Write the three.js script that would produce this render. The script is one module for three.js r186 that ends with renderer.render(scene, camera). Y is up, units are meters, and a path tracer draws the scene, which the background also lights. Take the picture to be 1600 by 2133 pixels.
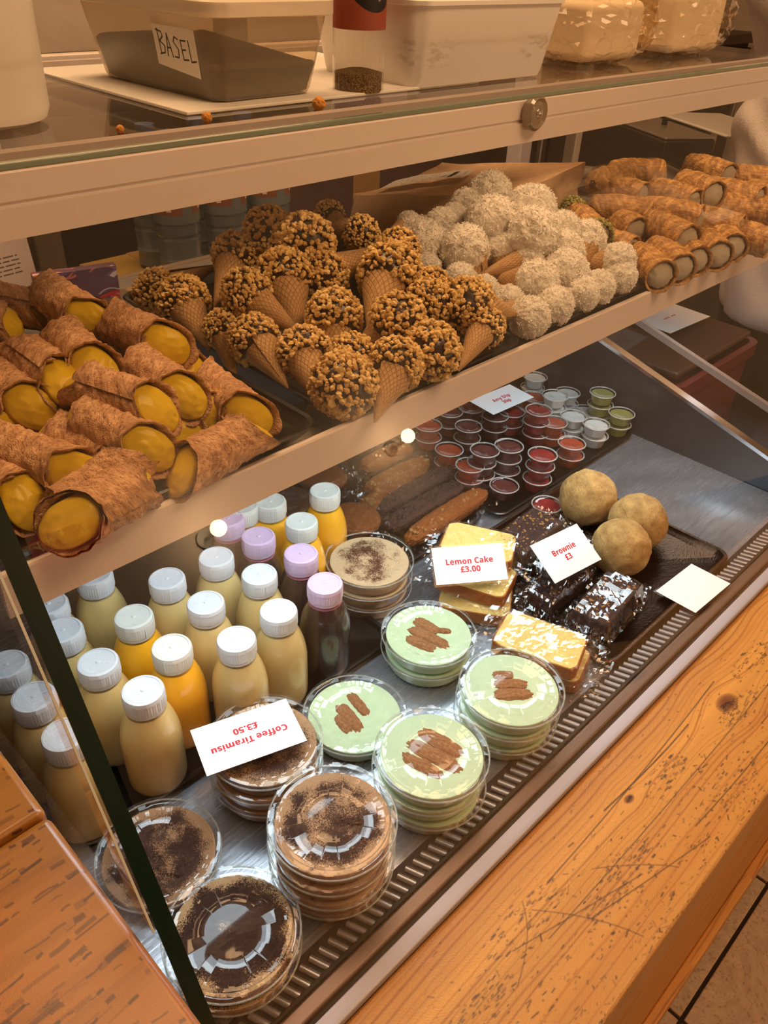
import * as THREE from 'three';
import { mergeGeometries, mergeVertices, toCreasedNormals } from 'three/addons/utils/BufferGeometryUtils.js';
import { RoundedBoxGeometry } from 'three/addons/geometries/RoundedBoxGeometry.js';
import { MarchingCubes } from 'three/addons/objects/MarchingCubes.js';
import { RectAreaLightUniformsLib } from 'three/addons/lights/RectAreaLightUniformsLib.js';
import { createNoise3D } from 'simplex-noise';

// ---------------------------------------------------------------- camera, light, exposure
// metres; y = 0 is the deck of the cold display, z grows towards the customer, x runs along the counter
const scene = new THREE.Scene();
const camera = new THREE.PerspectiveCamera(64.8165, 1600 / 2133, 0.02, 60);
camera.matrixAutoUpdate = true;
camera.position.set(0, 0.6726, 0);
camera.quaternion.setFromRotationMatrix(new THREE.Matrix4().makeBasis(new THREE.Vector3(0.706263, 0.041463, 0.706734), new THREE.Vector3(0.386153, 0.814141, -0.43366), new THREE.Vector3(-0.593362, 0.579185, 0.558987)));
const renderer = new THREE.WebGLRenderer();
renderer.toneMapping = THREE.LinearToneMapping;
renderer.toneMappingExposure = 0.95;
renderer.shadowMap.enabled = true;
RectAreaLightUniformsLib.init();
scene.background = new THREE.Color(0x000000);
function areaLight(name, color, intensity, w, h, pos, target) {
  const l = new THREE.RectAreaLight(color, intensity, w, h);
  l.name = name; l.position.set(...pos); l.lookAt(...target); scene.add(l); return l;
}
const COOL = new THREE.Color().setRGB(0.78, 0.93, 1.0), WARM = new THREE.Color().setRGB(1.0, 0.59, 0.30);
// cold white strip behind the lip of the middle shelf
areaLight('shelf_strip_light', COOL, 9, 1.06, 0.066, [0.68, 0.3150, -0.461], [0.68, -0.585, -0.10]);
// unseen warm ceiling panels, placed to light the customer and staff sides
areaLight('unseen_ceiling_panel_light', WARM, 9.8, 1.2, 0.5, [0.95, 1.845, 0.45], [0.95, -1, 0.45]);
areaLight('unseen_ceiling_panel_light_b', WARM, 7.0, 1.5, 0.5, [0.8, 1.855, -1.05], [0.8, -1, -1.05]);

// ---------------------------------------------------------------- helpers
const V3 = (x, y, z) => new THREE.Vector3(x, y, z);
let seedN = 1234567;
const seeded = (s) => () => { s = (s + 0x6d2b79f5) | 0; let t = Math.imul(s ^ (s >>> 15), 1 | s); t = (t + Math.imul(t ^ (t >>> 7), 61 | t)) ^ t; return ((t ^ (t >>> 14)) >>> 0) / 4294967296; };
const rnd = seeded(77);
const noise = createNoise3D(seeded(5));
const fbm = (x, y, z, o = 4) => { let a = 0.5, f = 1, s = 0; for (let i = 0; i < o; i++) { s += a * noise(x * f, y * f, z * f); a *= 0.5; f *= 2.03; } return s; };
const clamp = (x, a = 0, b = 1) => Math.min(b, Math.max(a, x));
const sstep = (a, b, x) => { const t = clamp((x - a) / (b - a)); return t * t * (3 - 2 * t); };
const used = {};
function numbered(n) { used[n] = (used[n] ?? -1) + 1; return used[n] ? n + '_' + String(used[n]).padStart(3, '0') : n; }
function mesh(name, geo, mat, parent) {
  const m = new THREE.Mesh(geo, mat); m.name = parent ? name : numbered(name); m.castShadow = m.receiveShadow = true; (parent ?? scene).add(m); return m;
}
function thing(name, label, category, pos = [0, 0, 0], group) {
  const o = new THREE.Group(); o.name = numbered(name); o.position.set(...pos); o.userData = { label, category }; if (group) o.userData.group = group; scene.add(o); return o;
}
function tag(o, label, category, group) { o.userData = { ...o.userData, label, category }; if (group) o.userData.group = group; return o; }
function structure(o) { o.userData.kind = 'structure'; return o; }
function copyOf(o, label) { const c = o.clone(); c.name = numbered(o.name.replace(/_\d{3}$/, '')); c.userData = { ...o.userData, label }; scene.add(c); return c; }
const std = (color, roughness = 0.6, o = {}) => new THREE.MeshStandardMaterial({ color, roughness, ...o });
const phys = (color, roughness = 0.5, o = {}) => new THREE.MeshPhysicalMaterial({ color, roughness, ...o });
const clear = (o = {}) => new THREE.MeshPhysicalMaterial({ color: 0xffffff, roughness: 0.03, transmission: 1, thickness: 0, ior: 1.45, side: THREE.DoubleSide, ...o });
function canvasTex(w, h, draw, srgb = true) {
  const c = document.createElement('canvas'); c.width = w; c.height = h; const g = c.getContext('2d'); draw(g, w, h);
  const t = new THREE.CanvasTexture(c); t.wrapS = t.wrapT = THREE.RepeatWrapping; if (srgb) t.colorSpace = THREE.SRGBColorSpace; return t;
}
function dataTex(n, fn, srgb = true) {   // fn(u, v) -> [r, g, b] 0..255
  const d = new Uint8Array(n * n * 4);
  for (let y = 0; y < n; y++) for (let x = 0; x < n; x++) { const c = fn(x / n, y / n); d.set([c[0], c[1], c[2], 255], (y * n + x) * 4); }
  const t = new THREE.DataTexture(d, n, n); t.wrapS = t.wrapT = THREE.RepeatWrapping; t.magFilter = THREE.LinearFilter; t.needsUpdate = true; if (srgb) t.colorSpace = THREE.SRGBColorSpace; return t;
}
const torus = (u, v, f, z = 0) => { const a = u * 6.28318, b = v * 6.28318, r = f / 6.28318; return fbm(Math.cos(a) * r + 10, Math.sin(a) * r + Math.cos(b) * r * 1.7, Math.sin(b) * r + z, 4); };
const rep = (t, sx, sy = sx) => { const c = t.clone(); c.repeat.set(sx, sy); c.needsUpdate = true; return c; };
function boxUV(geo) {   // uv in metres by the dominant direction of each face
  const g = geo.index ? geo.toNonIndexed() : geo, p = g.attributes.position, uv = new Float32Array(p.count * 2), a = V3(), b = V3(), c = V3();
  for (let i = 0; i < p.count; i += 3) {
    a.fromBufferAttribute(p, i); b.fromBufferAttribute(p, i + 1).sub(a); c.fromBufferAttribute(p, i + 2).sub(a); b.cross(c);
    const ax = Math.abs(b.x), ay = Math.abs(b.y), az = Math.abs(b.z);
    for (let k = 0; k < 3; k++) { const x = p.getX(i + k), y = p.getY(i + k), z = p.getZ(i + k); uv.set(ay >= ax && ay >= az ? [x, z] : ax >= az ? [z, y] : [x, y], (i + k) * 2); }
  }
  g.setAttribute('uv', new THREE.BufferAttribute(uv, 2)); return g;
}
const rbox = (w, h, d, r = 0.002, s = 2) => boxUV(new RoundedBoxGeometry(w, h, d, s, r));
const moved = (g, x, y, z) => { g.translate(x, y, z); return g; };
function merged(list) { return mergeGeometries(list.map((g) => { const q = g.index ? g.toNonIndexed() : g; for (const k of Object.keys(q.attributes)) if (!['position', 'normal', 'uv'].includes(k)) q.deleteAttribute(k); if (!q.attributes.uv) boxUV(q); return q; })); }
function quadGrid(nu, nv, fn, closeU = false) {   // fn(u, v) -> [x, y, z]; smooth normals
  const pos = [], uv = [], idx = [];
  for (let j = 0; j <= nv; j++) for (let i = 0; i <= nu; i++) { pos.push(...fn(i / nu, j / nv)); uv.push(i / nu, j / nv); }
  for (let j = 0; j < nv; j++) for (let i = 0; i < nu; i++) { const a = j * (nu + 1) + i; idx.push(a, a + 1, a + nu + 2, a, a + nu + 2, a + nu + 1); }
  const g = new THREE.BufferGeometry(); g.setAttribute('position', new THREE.Float32BufferAttribute(pos, 3)); g.setAttribute('uv', new THREE.Float32BufferAttribute(uv, 2)); g.setIndex(idx); g.computeVertexNormals();
  if (closeU) { const n = g.attributes.normal; for (let j = 0; j <= nv; j++) { const a = j * (nu + 1), b = a + nu, x = n.getX(a) + n.getX(b), y = n.getY(a) + n.getY(b), z = n.getZ(a) + n.getZ(b), l = Math.hypot(x, y, z) || 1; n.setXYZ(a, x / l, y / l, z / l); n.setXYZ(b, x / l, y / l, z / l); } }
  return g;
}
const latheS = (pts, seg = 48, n = 60) => new THREE.LatheGeometry(new THREE.SplineCurve(pts.map(([r, y]) => new THREE.Vector2(r, y))).getPoints(n).map((p) => new THREE.Vector2(Math.max(1e-5, p.x), p.y)), seg);
const lathe = (pts, seg = 40) => { const g = new THREE.LatheGeometry(pts.map(([r, y]) => new THREE.Vector2(r, y)), seg); return toCreasedNormals(g, 0.7); };
function ribLathe(pts, seg, fn) {   // fn(radius, y, angle, index) -> [radius, y]
  const g = quadGrid(seg, pts.length - 1, (u, v) => { const i = Math.round(v * (pts.length - 1)), a = -u * Math.PI * 2, [r, y] = fn(pts[i][0], pts[i][1], a, i); return [Math.cos(a) * r, y, Math.sin(a) * r]; });
  return toCreasedNormals(g, 0.6);
}
function rrect(w, d, r, n = 5) {   // outline of a rounded rectangle, counter-clockwise from above
  const o = []; r = Math.max(0.0002, Math.min(r, w / 2 - 1e-4, d / 2 - 1e-4));
  for (const [cx, cz, a0] of [[w / 2 - r, d / 2 - r, 0], [-w / 2 + r, d / 2 - r, 1], [-w / 2 + r, -d / 2 + r, 2], [w / 2 - r, -d / 2 + r, 3]])
    for (let k = 0; k <= n; k++) { const a = (a0 + k / n) * Math.PI / 2; o.push([cx + Math.cos(a) * r, cz + Math.sin(a) * r]); }
  return o;
}
function loftRect(w, d, r, prof, { capA = true, capB = true, warp } = {}) {   // prof: [inset, y] rings
  const n = 6, rings = prof.map(([ins, y]) => rrect(w - 2 * ins, d - 2 * ins, r - ins * 0.6, n).map(([x, z]) => (warp ? warp(x, y, z) : [x, y, z]))), m = rings[0].length, pos = [], idx = [];
  rings.forEach((q) => q.forEach((p) => pos.push(...p)));
  for (let j = 0; j < rings.length - 1; j++) for (let i = 0; i < m; i++) { const a = j * m + i, b = j * m + (i + 1) % m; idx.push(a, a + m, b, b, a + m, b + m); }
  const cap = (j, flip) => { const c = pos.length / 3; pos.push(...[0, 1, 2].map((k) => rings[j].reduce((s, p) => s + p[k], 0) / m)); for (let i = 0; i < m; i++) { const a = j * m + i, b = j * m + (i + 1) % m; idx.push(...(flip ? [c, a, b] : [c, b, a])); } };
  if (capA) cap(0, true); if (capB) cap(rings.length - 1, false);
  const g = new THREE.BufferGeometry(); g.setAttribute('position', new THREE.Float32BufferAttribute(pos, 3)); g.setIndex(idx);
  return boxUV(toCreasedNormals(g, 0.7));
}
function profileX(pts, x0, x1) {   // closed outline in (z, y), swept along x
  const s = new THREE.Shape(pts.map(([z, y]) => new THREE.Vector2(-z, y))), g = new THREE.ExtrudeGeometry(s, { depth: x1 - x0, bevelEnabled: false });
  g.rotateY(Math.PI / 2); g.translate(x0, 0, 0); return boxUV(g);
}
function prismX(pts, x0, x1) { return profileX(pts, x0, x1); }
function blob(r, detail, fn) {   // icosphere pushed along its normal: fn(unit vector) -> factor
  let g = new THREE.IcosahedronGeometry(1, detail); g.deleteAttribute('uv'); g.deleteAttribute('normal'); g = mergeVertices(g);
  const p = g.attributes.position, v = V3(); for (let i = 0; i < p.count; i++) { v.fromBufferAttribute(p, i); v.multiplyScalar(r * fn(v)); p.setXYZ(i, v.x, v.y, v.z); }
  g.computeVertexNormals(); const uv = new Float32Array(p.count * 2); for (let i = 0; i < p.count; i++) uv.set([p.getX(i) + p.getZ(i) * 0.6, p.getY(i) + p.getZ(i) * 0.4], i * 2); g.setAttribute('uv', new THREE.BufferAttribute(uv, 2)); return g;
}
function vcolor(g, fn) { const p = g.attributes.position, c = new Float32Array(p.count * 3), n = g.attributes.normal; for (let i = 0; i < p.count; i++) c.set(fn(p.getX(i), p.getY(i), p.getZ(i), n?.getX(i), n?.getY(i), n?.getZ(i)), i * 3); g.setAttribute('color', new THREE.BufferAttribute(c, 3)); return g; }
const lin = (hex) => { const c = new THREE.Color(hex); return [c.r, c.g, c.b]; };
const mixc = (a, b, t) => a.map((x, i) => x + (b[i] - x) * t);
function alongAxis(o, A, B, roll = 0, up = V3(0, 1, 0)) {   // turns o's own +x to run from A to B, its +y as far up as it can
  const x = V3().subVectors(B, A).normalize(), z = V3().crossVectors(x, up).normalize(), y = V3().crossVectors(z, x);
  o.quaternion.setFromRotationMatrix(new THREE.Matrix4().makeBasis(x, y, z)); if (roll) o.rotateX(roll); return o;
}
const D = {
  BOT: {"lemon": [[0.1994, -0.537], [0.211, -0.4798], [0.3095, -0.4761], [0.318, -0.5384], [0.364, -0.4801], [0.3847, -0.5375], [0.3099, -0.5958], [0.3683, -0.5913], [0.2582, -0.651], [0.1962, -0.5969], [0.2036, -0.6408], [0.133, -0.4818], [0.1336, -0.5375], [0.1396, -0.5898]], "orange": [[0.2588, -0.5081], [0.255, -0.5684], [0.4783, -0.5799], [0.4771, -0.6354], [0.5404, -0.6093], [0.4467, -0.6491]], "purple": [[0.4259, -0.4803], [0.4396, -0.5349], [0.4244, -0.5904], [0.4191, -0.6403]]},
  TUB: [["A", 0.2658, -0.2907, 4, "coffee"], ["B", 0.1478, -0.2919, 2, "coffee"], ["C", 0.1589, -0.3995, 1, "coffee"], ["P1", 0.388, -0.289, 3, "pist"], ["P2", 0.5071, -0.2882, 3, "pist"], ["P3", 0.5197, -0.4112, 2, "pist"], ["P4", 0.3913, -0.3956, 1, "pist"], ["D", 0.2841, -0.4042, 3, "coffee"], ["E", 0.5439, -0.5325, 3, "coffee"]],
  POT: [[0.8694, -0.7311, 2, "o"], [0.9304, -0.739, 2, "d"], [0.9158, -0.6865, 2, "d"], [0.9689, -0.7252, 2, "d"], [0.9768, -0.6802, 2, "d"], [1.0092, -0.6714, 2, "r"], [1.014, -0.623, 3, "r"], [1.0805, -0.6799, 2, "o"], [1.0337, -0.6033, 2, "o"], [0.9986, -0.5447, 2, "o"], [0.8378, -0.6594, 2, "o"], [0.849, -0.6014, 3, "d"], [0.8862, -0.5851, 3, "d"], [0.9047, -0.537, 3, "r"], [0.8272, -0.6087, 2, "o"], [0.849, -0.5583, 1, "d"], [0.8561, -0.4866, 1, "r"], [1.1475, -0.7246, 2, "w"], [1.0778, -0.6362, 3, "w"], [1.2035, -0.7346, 2, "w"], [1.1404, -0.6496, 2, "w"], [1.0767, -0.5944, 2, "w"], [1.1433, -0.6104, 1, "w"], [1.0813, -0.553, 2, "w"], [1.2046, -0.6619, 4, "g"], [1.2062, -0.7056, 3, "g"], [1.1491, -0.5887, 3, "g"], [1.147, -0.5455, 2, "g"]],
  ARA: [[0.8878, 0.0401, -0.442, 0.0401], [0.8885, 0.0394, -0.3631, 0.0394], [0.8231, 0.0383, -0.3491, 0.0383]],
  CARD: {"coffee": [[0.2362, 0.071, -0.454], [0.3251, 0.071, -0.4247], [0.3085, 0.071, -0.3714], [0.2199, 0.071, -0.4027]], "lemon": [[0.5855, 0.085, -0.4801], [0.6556, 0.085, -0.4296], [0.6484, 0.06, -0.3931], [0.5749, 0.06, -0.4432]], "brownie": [[0.6965, 0.078, -0.405], [0.777, 0.078, -0.3914], [0.7641, 0.052, -0.3472], [0.6798, 0.052, -0.3582]], "blank": [[0.8093, 0.012, -0.2846], [0.8948, 0.012, -0.281], [0.9005, 0.014, -0.2252], [0.8131, 0.014, -0.2298]], "anydip": [[0.9428, 0.068, -0.7087], [1.046, 0.068, -0.7072], [1.0336, 0.066, -0.6495], [0.9383, 0.066, -0.6601]]},
  CAN: [[0.189, 0.3958, -0.5857, 0.1935, 0.3878, -0.5346], [0.2173, 0.4059, -0.6038, 0.2205, 0.3979, -0.5332], [0.2518, 0.4114, -0.6146, 0.2441, 0.4034, -0.5304], [0.279, 0.4153, -0.6471, 0.2828, 0.4073, -0.6079], [0.2561, 0.4075, -0.6794, 0.2686, 0.3995, -0.6742], [0.2998, 0.4075, -0.5877, 0.3119, 0.3995, -0.5417], [0.227, 0.4075, -0.6584, 0.237, 0.3995, -0.6555], [0.3293, 0.3802, -0.5617, 0.3273, 0.3722, -0.5353], [0.2815, 0.3958, -0.5318, 0.2842, 0.3878, -0.4786], [0.3237, 0.3763, -0.5001, 0.3227, 0.3683, -0.4518], [0.2329, 0.4036, -0.5056, 0.2523, 0.3956, -0.463], [0.2934, 0.3763, -0.5162, 0.3023, 0.3683, -0.4737], [0.2187, 0.388, -0.4821, 0.231, 0.38, -0.4419], [0.2763, 0.3685, -0.4912, 0.2761, 0.3605, -0.4698], [0.2008, 0.3763, -0.4973, 0.2169, 0.3683, -0.4539], [0.1632, 0.3802, -0.5024, 0.1847, 0.3722, -0.458], [0.2969, 0.3724, -0.4287, 0.2443, 0.3644, -0.4253], [0.1669, 0.3763, -0.4109, 0.2159, 0.3683, -0.4266], [0.1817, 0.3669, -0.4443, 0.1552, 0.3589, -0.44], [0.1482, 0.3708, -0.4964, 0.1494, 0.3628, -0.4613], [0.1677, 0.3802, -0.5525, 0.1716, 0.3722, -0.5398], [0.2252, 0.3724, -0.5656, 0.229, 0.3644, -0.5527], [0.1949, 0.3701, -0.549, 0.202, 0.3621, -0.5387], [0.286, 0.3919, -0.6188, 0.2895, 0.3839, -0.595]],
  NUT: [[0.5125, 0.4245, -0.6624, 0.022, 0.5059, 0.388, -0.6671], [0.5234, 0.4214, -0.6197, 0.0249, 0.5394, 0.382, -0.6332], [0.6063, 0.4152, -0.6254, 0.0163, 0.5896, 0.418, -0.7083], [0.6163, 0.4183, -0.6873, 0.0142, 0.6134, 0.412, -0.6508], [0.4834, 0.3997, -0.6036, 0.0242, 0.4559, 0.37, -0.5527], [0.5183, 0.3997, -0.5853, 0.0201, 0.6182, 0.415, -0.5951], [0.476, 0.4059, -0.6721, 0.0193, 0.405, 0.373, -0.6203], [0.3992, 0.378, -0.6974, 0.0197, 0.4769, 0.388, -0.7048], [0.4008, 0.3811, -0.655, 0.0208, 0.3882, 0.358, -0.6026], [0.43, 0.3997, -0.5938, 0.0193, 0.4494, 0.373, -0.5412], [0.4034, 0.3718, -0.5941, 0.016, 0.3911, 0.358, -0.571], [0.4057, 0.3749, -0.5529, 0.0194, 0.3946, 0.3568, -0.4972], [0.4226, 0.3749, -0.5035, 0.0196, 0.3963, 0.3568, -0.4526], [0.4715, 0.3904, -0.5187, 0.0213, 0.4526, 0.367, -0.4942], [0.4421, 0.378, -0.4648, 0.018, 0.4257, 0.361, -0.4694], [0.5977, 0.4152, -0.5621, 0.0186, 0.5923, 0.388, -0.5697], [0.5609, 0.4028, -0.5359, 0.0269, 0.4857, 0.373, -0.4925], [0.5026, 0.3935, -0.4682, 0.0217, 0.4796, 0.37, -0.4844], [0.5625, 0.3904, -0.4854, 0.0199, 0.5408, 0.373, -0.4935], [0.5928, 0.3873, -0.4629, 0.0233, 0.6429, 0.373, -0.4435], [0.5919, 0.3749, -0.4221, 0.0163, 0.5337, 0.358, -0.4167], [0.505, 0.378, -0.4226, 0.0219, 0.5184, 0.367, -0.4684], [0.4613, 0.378, -0.4224, 0.0198, 0.4209, 0.358, -0.4081], [0.409, 0.373, -0.4272, 0.0228, 0.4401, 0.367, -0.4705], [0.5811, 0.3997, -0.4993, 0.0153, 0.5645, 0.388, -0.5003], [0.5141, 0.4121, -0.6386, 0.018, 0.5119, 0.388, -0.6329]],
  COC: [[0.7971, 0.4307, -0.6056, 0.021, 0.7916, 0.4, -0.6006], [0.7499, 0.4183, -0.5649, 0.0225, 0.7554, 0.388, -0.5857], [0.7646, 0.4245, -0.6148, 0.0139, 0.7846, 0.394, -0.632], [0.7469, 0.4121, -0.6147, 0.0132, 0.7564, 0.388, -0.6242], [0.7245, 0.4059, -0.6142, 0.0162, 0.7298, 0.388, -0.6052], [0.675, 0.3997, -0.5992, 0.0215, 0.6764, 0.373, -0.5848], [0.6983, 0.4059, -0.6417, 0.0118, 0.6684, 0.4, -0.6402], [0.6993, 0.3966, -0.5574, 0.022, 0.6972, 0.37, -0.535], [0.7443, 0.3935, -0.5411, 0.0173, 0.7349, 0.376, -0.5279], [0.6579, 0.3811, -0.5748, 0.0133, 0.6493, 0.367, -0.5516], [0.6681, 0.378, -0.5346, 0.0139, 0.6489, 0.364, -0.5015], [0.7967, 0.4276, -0.5448, 0.0222, 0.7934, 0.4, -0.5459], [0.7651, 0.4121, -0.5164, 0.0239, 0.7512, 0.388, -0.5159], [0.8144, 0.409, -0.5114, 0.0176, 0.8111, 0.388, -0.518], [0.8418, 0.3966, -0.495, 0.0188, 0.8119, 0.382, -0.4801], [0.7878, 0.3935, -0.4897, 0.02, 0.7711, 0.382, -0.4886], [0.7623, 0.3842, -0.4649, 0.0194, 0.7623, 0.37, -0.4946], [0.7497, 0.3904, -0.5077, 0.0143, 0.682, 0.376, -0.5308], [0.7175, 0.3811, -0.4707, 0.019, 0.714, 0.373, -0.511], [0.8416, 0.3842, -0.4486, 0.0166, 0.8205, 0.373, -0.4839], [0.8338, 0.3718, -0.4206, 0.0157, 0.8405, 0.37, -0.4559], [0.7894, 0.3687, -0.4236, 0.0153, 0.8277, 0.37, -0.4659], [0.7572, 0.3687, -0.4286, 0.0156, 0.7943, 0.37, -0.4694], [0.7082, 0.3675, -0.4326, 0.016, 0.7458, 0.367, -0.4748], [0.664, 0.3662, -0.4368, 0.0169, 0.6579, 0.364, -0.4656], [0.6794, 0.3687, -0.476, 0.013, 0.7141, 0.367, -0.5215], [0.6767, 0.3718, -0.5078, 0.0127, 0.7277, 0.37, -0.5444]],
  HORN: [[0.9326, 0.3705, -0.4752, 0.8898, 0.3665, -0.4162], [0.9696, 0.3717, -0.4686, 0.9303, 0.3677, -0.412], [1.0162, 0.3717, -0.4678, 0.9706, 0.3677, -0.414], [1.0713, 0.3717, -0.4699, 1.0141, 0.3677, -0.4062], [1.1205, 0.3717, -0.4714, 1.0601, 0.3677, -0.4085], [1.0102, 0.3903, -0.5102, 0.9795, 0.3863, -0.4355], [0.9986, 0.3841, -0.5543, 0.9779, 0.3801, -0.5045], [1.1064, 0.4058, -0.5762, 1.0867, 0.4018, -0.4885], [1.1643, 0.4151, -0.5728, 1.1125, 0.4111, -0.4752], [1.2519, 0.4151, -0.5739, 1.2374, 0.4111, -0.5142], [1.0983, 0.4182, -0.6113, 1.1484, 0.4142, -0.5788], [1.0427, 0.4089, -0.5962, 1.0473, 0.4049, -0.5435], [1.04, 0.4151, -0.6024, 1.0952, 0.4111, -0.6032], [1.1765, 0.4058, -0.4994, 1.1774, 0.4018, -0.4396], [1.1395, 0.3934, -0.4814, 1.183, 0.3894, -0.4267], [1.2657, 0.4089, -0.5061, 1.2926, 0.4049, -0.4594], [0.9281, 0.3748, -0.5358, 0.9308, 0.3708, -0.4818], [1.0236, 0.3996, -0.5204, 1.0418, 0.3956, -0.4558], [1.0944, 0.3841, -0.4756, 1.1031, 0.3801, -0.4252], [1.1076, 0.3748, -0.4294, 1.1108, 0.3708, -0.3853], [0.9894, 0.3965, -0.5597, 1.0199, 0.3925, -0.5164], [1.226, 0.4027, -0.4616, 1.2084, 0.3987, -0.4066]],
  PISTHORN: [[0.8007, 0.444, -0.5036, 0.7996, 0.44, -0.4636]],
  LCAN: ["first from the left in the upper middle row", "second from the left in the upper middle row", "fourth from the left in the topmost row", "third from the left in the topmost row", "second from the left in the topmost row", "sixth from the left in the topmost row", "first from the left in the topmost row", "sixth from the left in the upper middle row", "fifth from the left in the upper middle row", "sixth from the left in the lower middle row", "fourth from the left in the upper middle row", "fifth from the left in the lower middle row", "third from the left in the lower middle row", "fourth from the left in the lower middle row", "fourth from the left in the front row", "third from the left in the front row", "sixth from the left in the front row", "fifth from the left in the front row", "second from the left in the front row", "first from the left in the front row", "first from the left in the lower middle row", "third from the left in the upper middle row", "second from the left in the lower middle row", "fifth from the left in the topmost row"],
  LNUT: ["second from the left in the topmost row", "fourth from the left in the topmost row", "sixth from the left in the topmost row", "fifth from the left in the topmost row", "fourth from the left in the upper middle row", "fifth from the left in the upper middle row", "first from the left in the topmost row", "first from the left in the upper middle row", "second from the left in the upper middle row", "third from the left in the upper middle row", "first from the left in the lower middle row", "first from the left in the front row", "second from the left in the front row", "second from the left in the lower middle row", "third from the left in the front row", "seventh from the left in the topmost row", "sixth from the left in the upper middle row", "third from the left in the lower middle row", "fourth from the left in the lower middle row", "fifth from the left in the lower middle row", "sixth from the left in the lower middle row", "sixth from the left in the front row", "fifth from the left in the front row", "fourth from the left in the front row", "seventh from the left in the upper middle row", "third from the left in the topmost row"],
  LCOC: ["fifth from the left in the topmost row", "sixth from the left in the topmost row", "fourth from the left in the topmost row", "third from the left in the topmost row", "second from the left in the topmost row", "first from the left in the upper middle row", "first from the left in the topmost row", "second from the left in the upper middle row", "third from the left in the upper middle row", "first from the left in the lower middle row", "second from the left in the lower middle row", "seventh from the left in the topmost row", "fourth from the left in the upper middle row", "fifth from the left in the upper middle row", "seventh from the left in the upper middle row", "sixth from the left in the upper middle row", "fifth from the left in the lower middle row", "third from the left in the lower middle row", "fourth from the left in the lower middle row", "sixth from the left in the lower middle row", "seventh from the left in the lower middle row", "sixth from the left in the front row", "fifth from the left in the front row", "fourth from the left in the front row", "third from the left in the front row", "second from the left in the front row", "first from the left in the front row"],
  LHORN: ["second from the left in the front row", "third from the left in the front row", "fourth from the left in the front row", "fifth from the left in the front row", "sixth from the left in the front row", "third from the left in the middle row", "first from the left in the middle row", "fourth from the left in the topmost row", "fifth from the left in the topmost row", "sixth from the left in the topmost row", "third from the left in the topmost row", "second from the left in the topmost row", "first from the left in the topmost row", "seventh from the left in the topmost row", "sixth from the left in the middle row", "eighth from the left in the topmost row", "first from the left in the front row", "fourth from the left in the middle row", "fifth from the left in the middle row", "seventh from the left in the front row", "second from the left in the middle row", "seventh from the left in the middle row"],
  LBOT: {"lemon": ["third from the left in the middle row", "fourth from the left in the front row", "fourth from the left in the middle row", "third from the left in the back row", "fifth from the left in the middle row", "fifth from the left in the back row", "second from the left in the back row", "fourth from the left in the back row", "first from the left in the back row", "second from the left in the middle row", "first from the left in the middle row", "third from the left in the front row", "second from the left in the front row", "first from the left in the front row"], "orange": ["second from the left in the front row", "first from the left in the front row", "third from the left in the front row", "second from the left in the back row", "third from the left in the back row", "first from the left in the back row"], "purple": ["fourth from the left in the only row", "third from the left in the only row", "second from the left in the only row", "first from the left in the only row"]},
};
const ORD = ['first', 'second', 'third', 'fourth', 'fifth', 'sixth'];

// ---------------------------------------------------------------- shared textures and materials
const grainBump = dataTex(256, (u, v) => { const n = 128 + 110 * torus(u, v, 26); return [n, n, n]; }, false);
const fineBump = dataTex(256, (u, v) => { const n = 128 + 120 * torus(u, v, 70, 3); return [n, n, n]; }, false);
const brushed = dataTex(512, (u, v) => { const n = 128 + 60 * fbm(u * 6, v * 220, 1, 3) + 22 * fbm(u * 40, v * 400, 4, 2); return [n, n, n]; }, false);
const steelTone = dataTex(512, (u, v) => { const n = 172 + 26 * fbm(u * 5, v * 150, 1, 3) + 26 * torus(u, v, 5, 9); return [n, n * 1.0, n * 1.02]; });
const M = {
  steel: std(0xd8dce2, 0.5, { metalness: 0.6, map: rep(steelTone, 2, 2), roughnessMap: rep(brushed, 2, 2), bumpMap: rep(brushed, 2, 2), bumpScale: 0.0002 }),
  chrome: std(0xd8d8d8, 0.14, { metalness: 1 }),
  alu: std(0xb9b2a8, 0.38, { metalness: 0.85, bumpMap: rep(brushed, 2, 2), bumpScale: 0.0001 }),
  cream: phys(0xdccec6, 0.38, { clearcoat: 0.35, clearcoatRoughness: 0.25 }),
  black: phys(0x0e0d0d, 0.32, { clearcoat: 0.3, clearcoatRoughness: 0.2, bumpMap: rep(fineBump, 12), bumpScale: 0.0001 }),
  darkPanel: phys(0x26282b, 0.3, { clearcoat: 0.4, clearcoatRoughness: 0.15 }),
  rubber: std(0x0b0b0b, 0.7),
  glass: clear({ ior: 1.5, roughness: 0.0 }),
  glassEdge: std(0x05251c, 0.22),
  clearPlastic: clear({ ior: 1.45, roughness: 0.04 }),
  film: clear({ ior: 1.75, roughness: 0.07 }),
};
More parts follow.
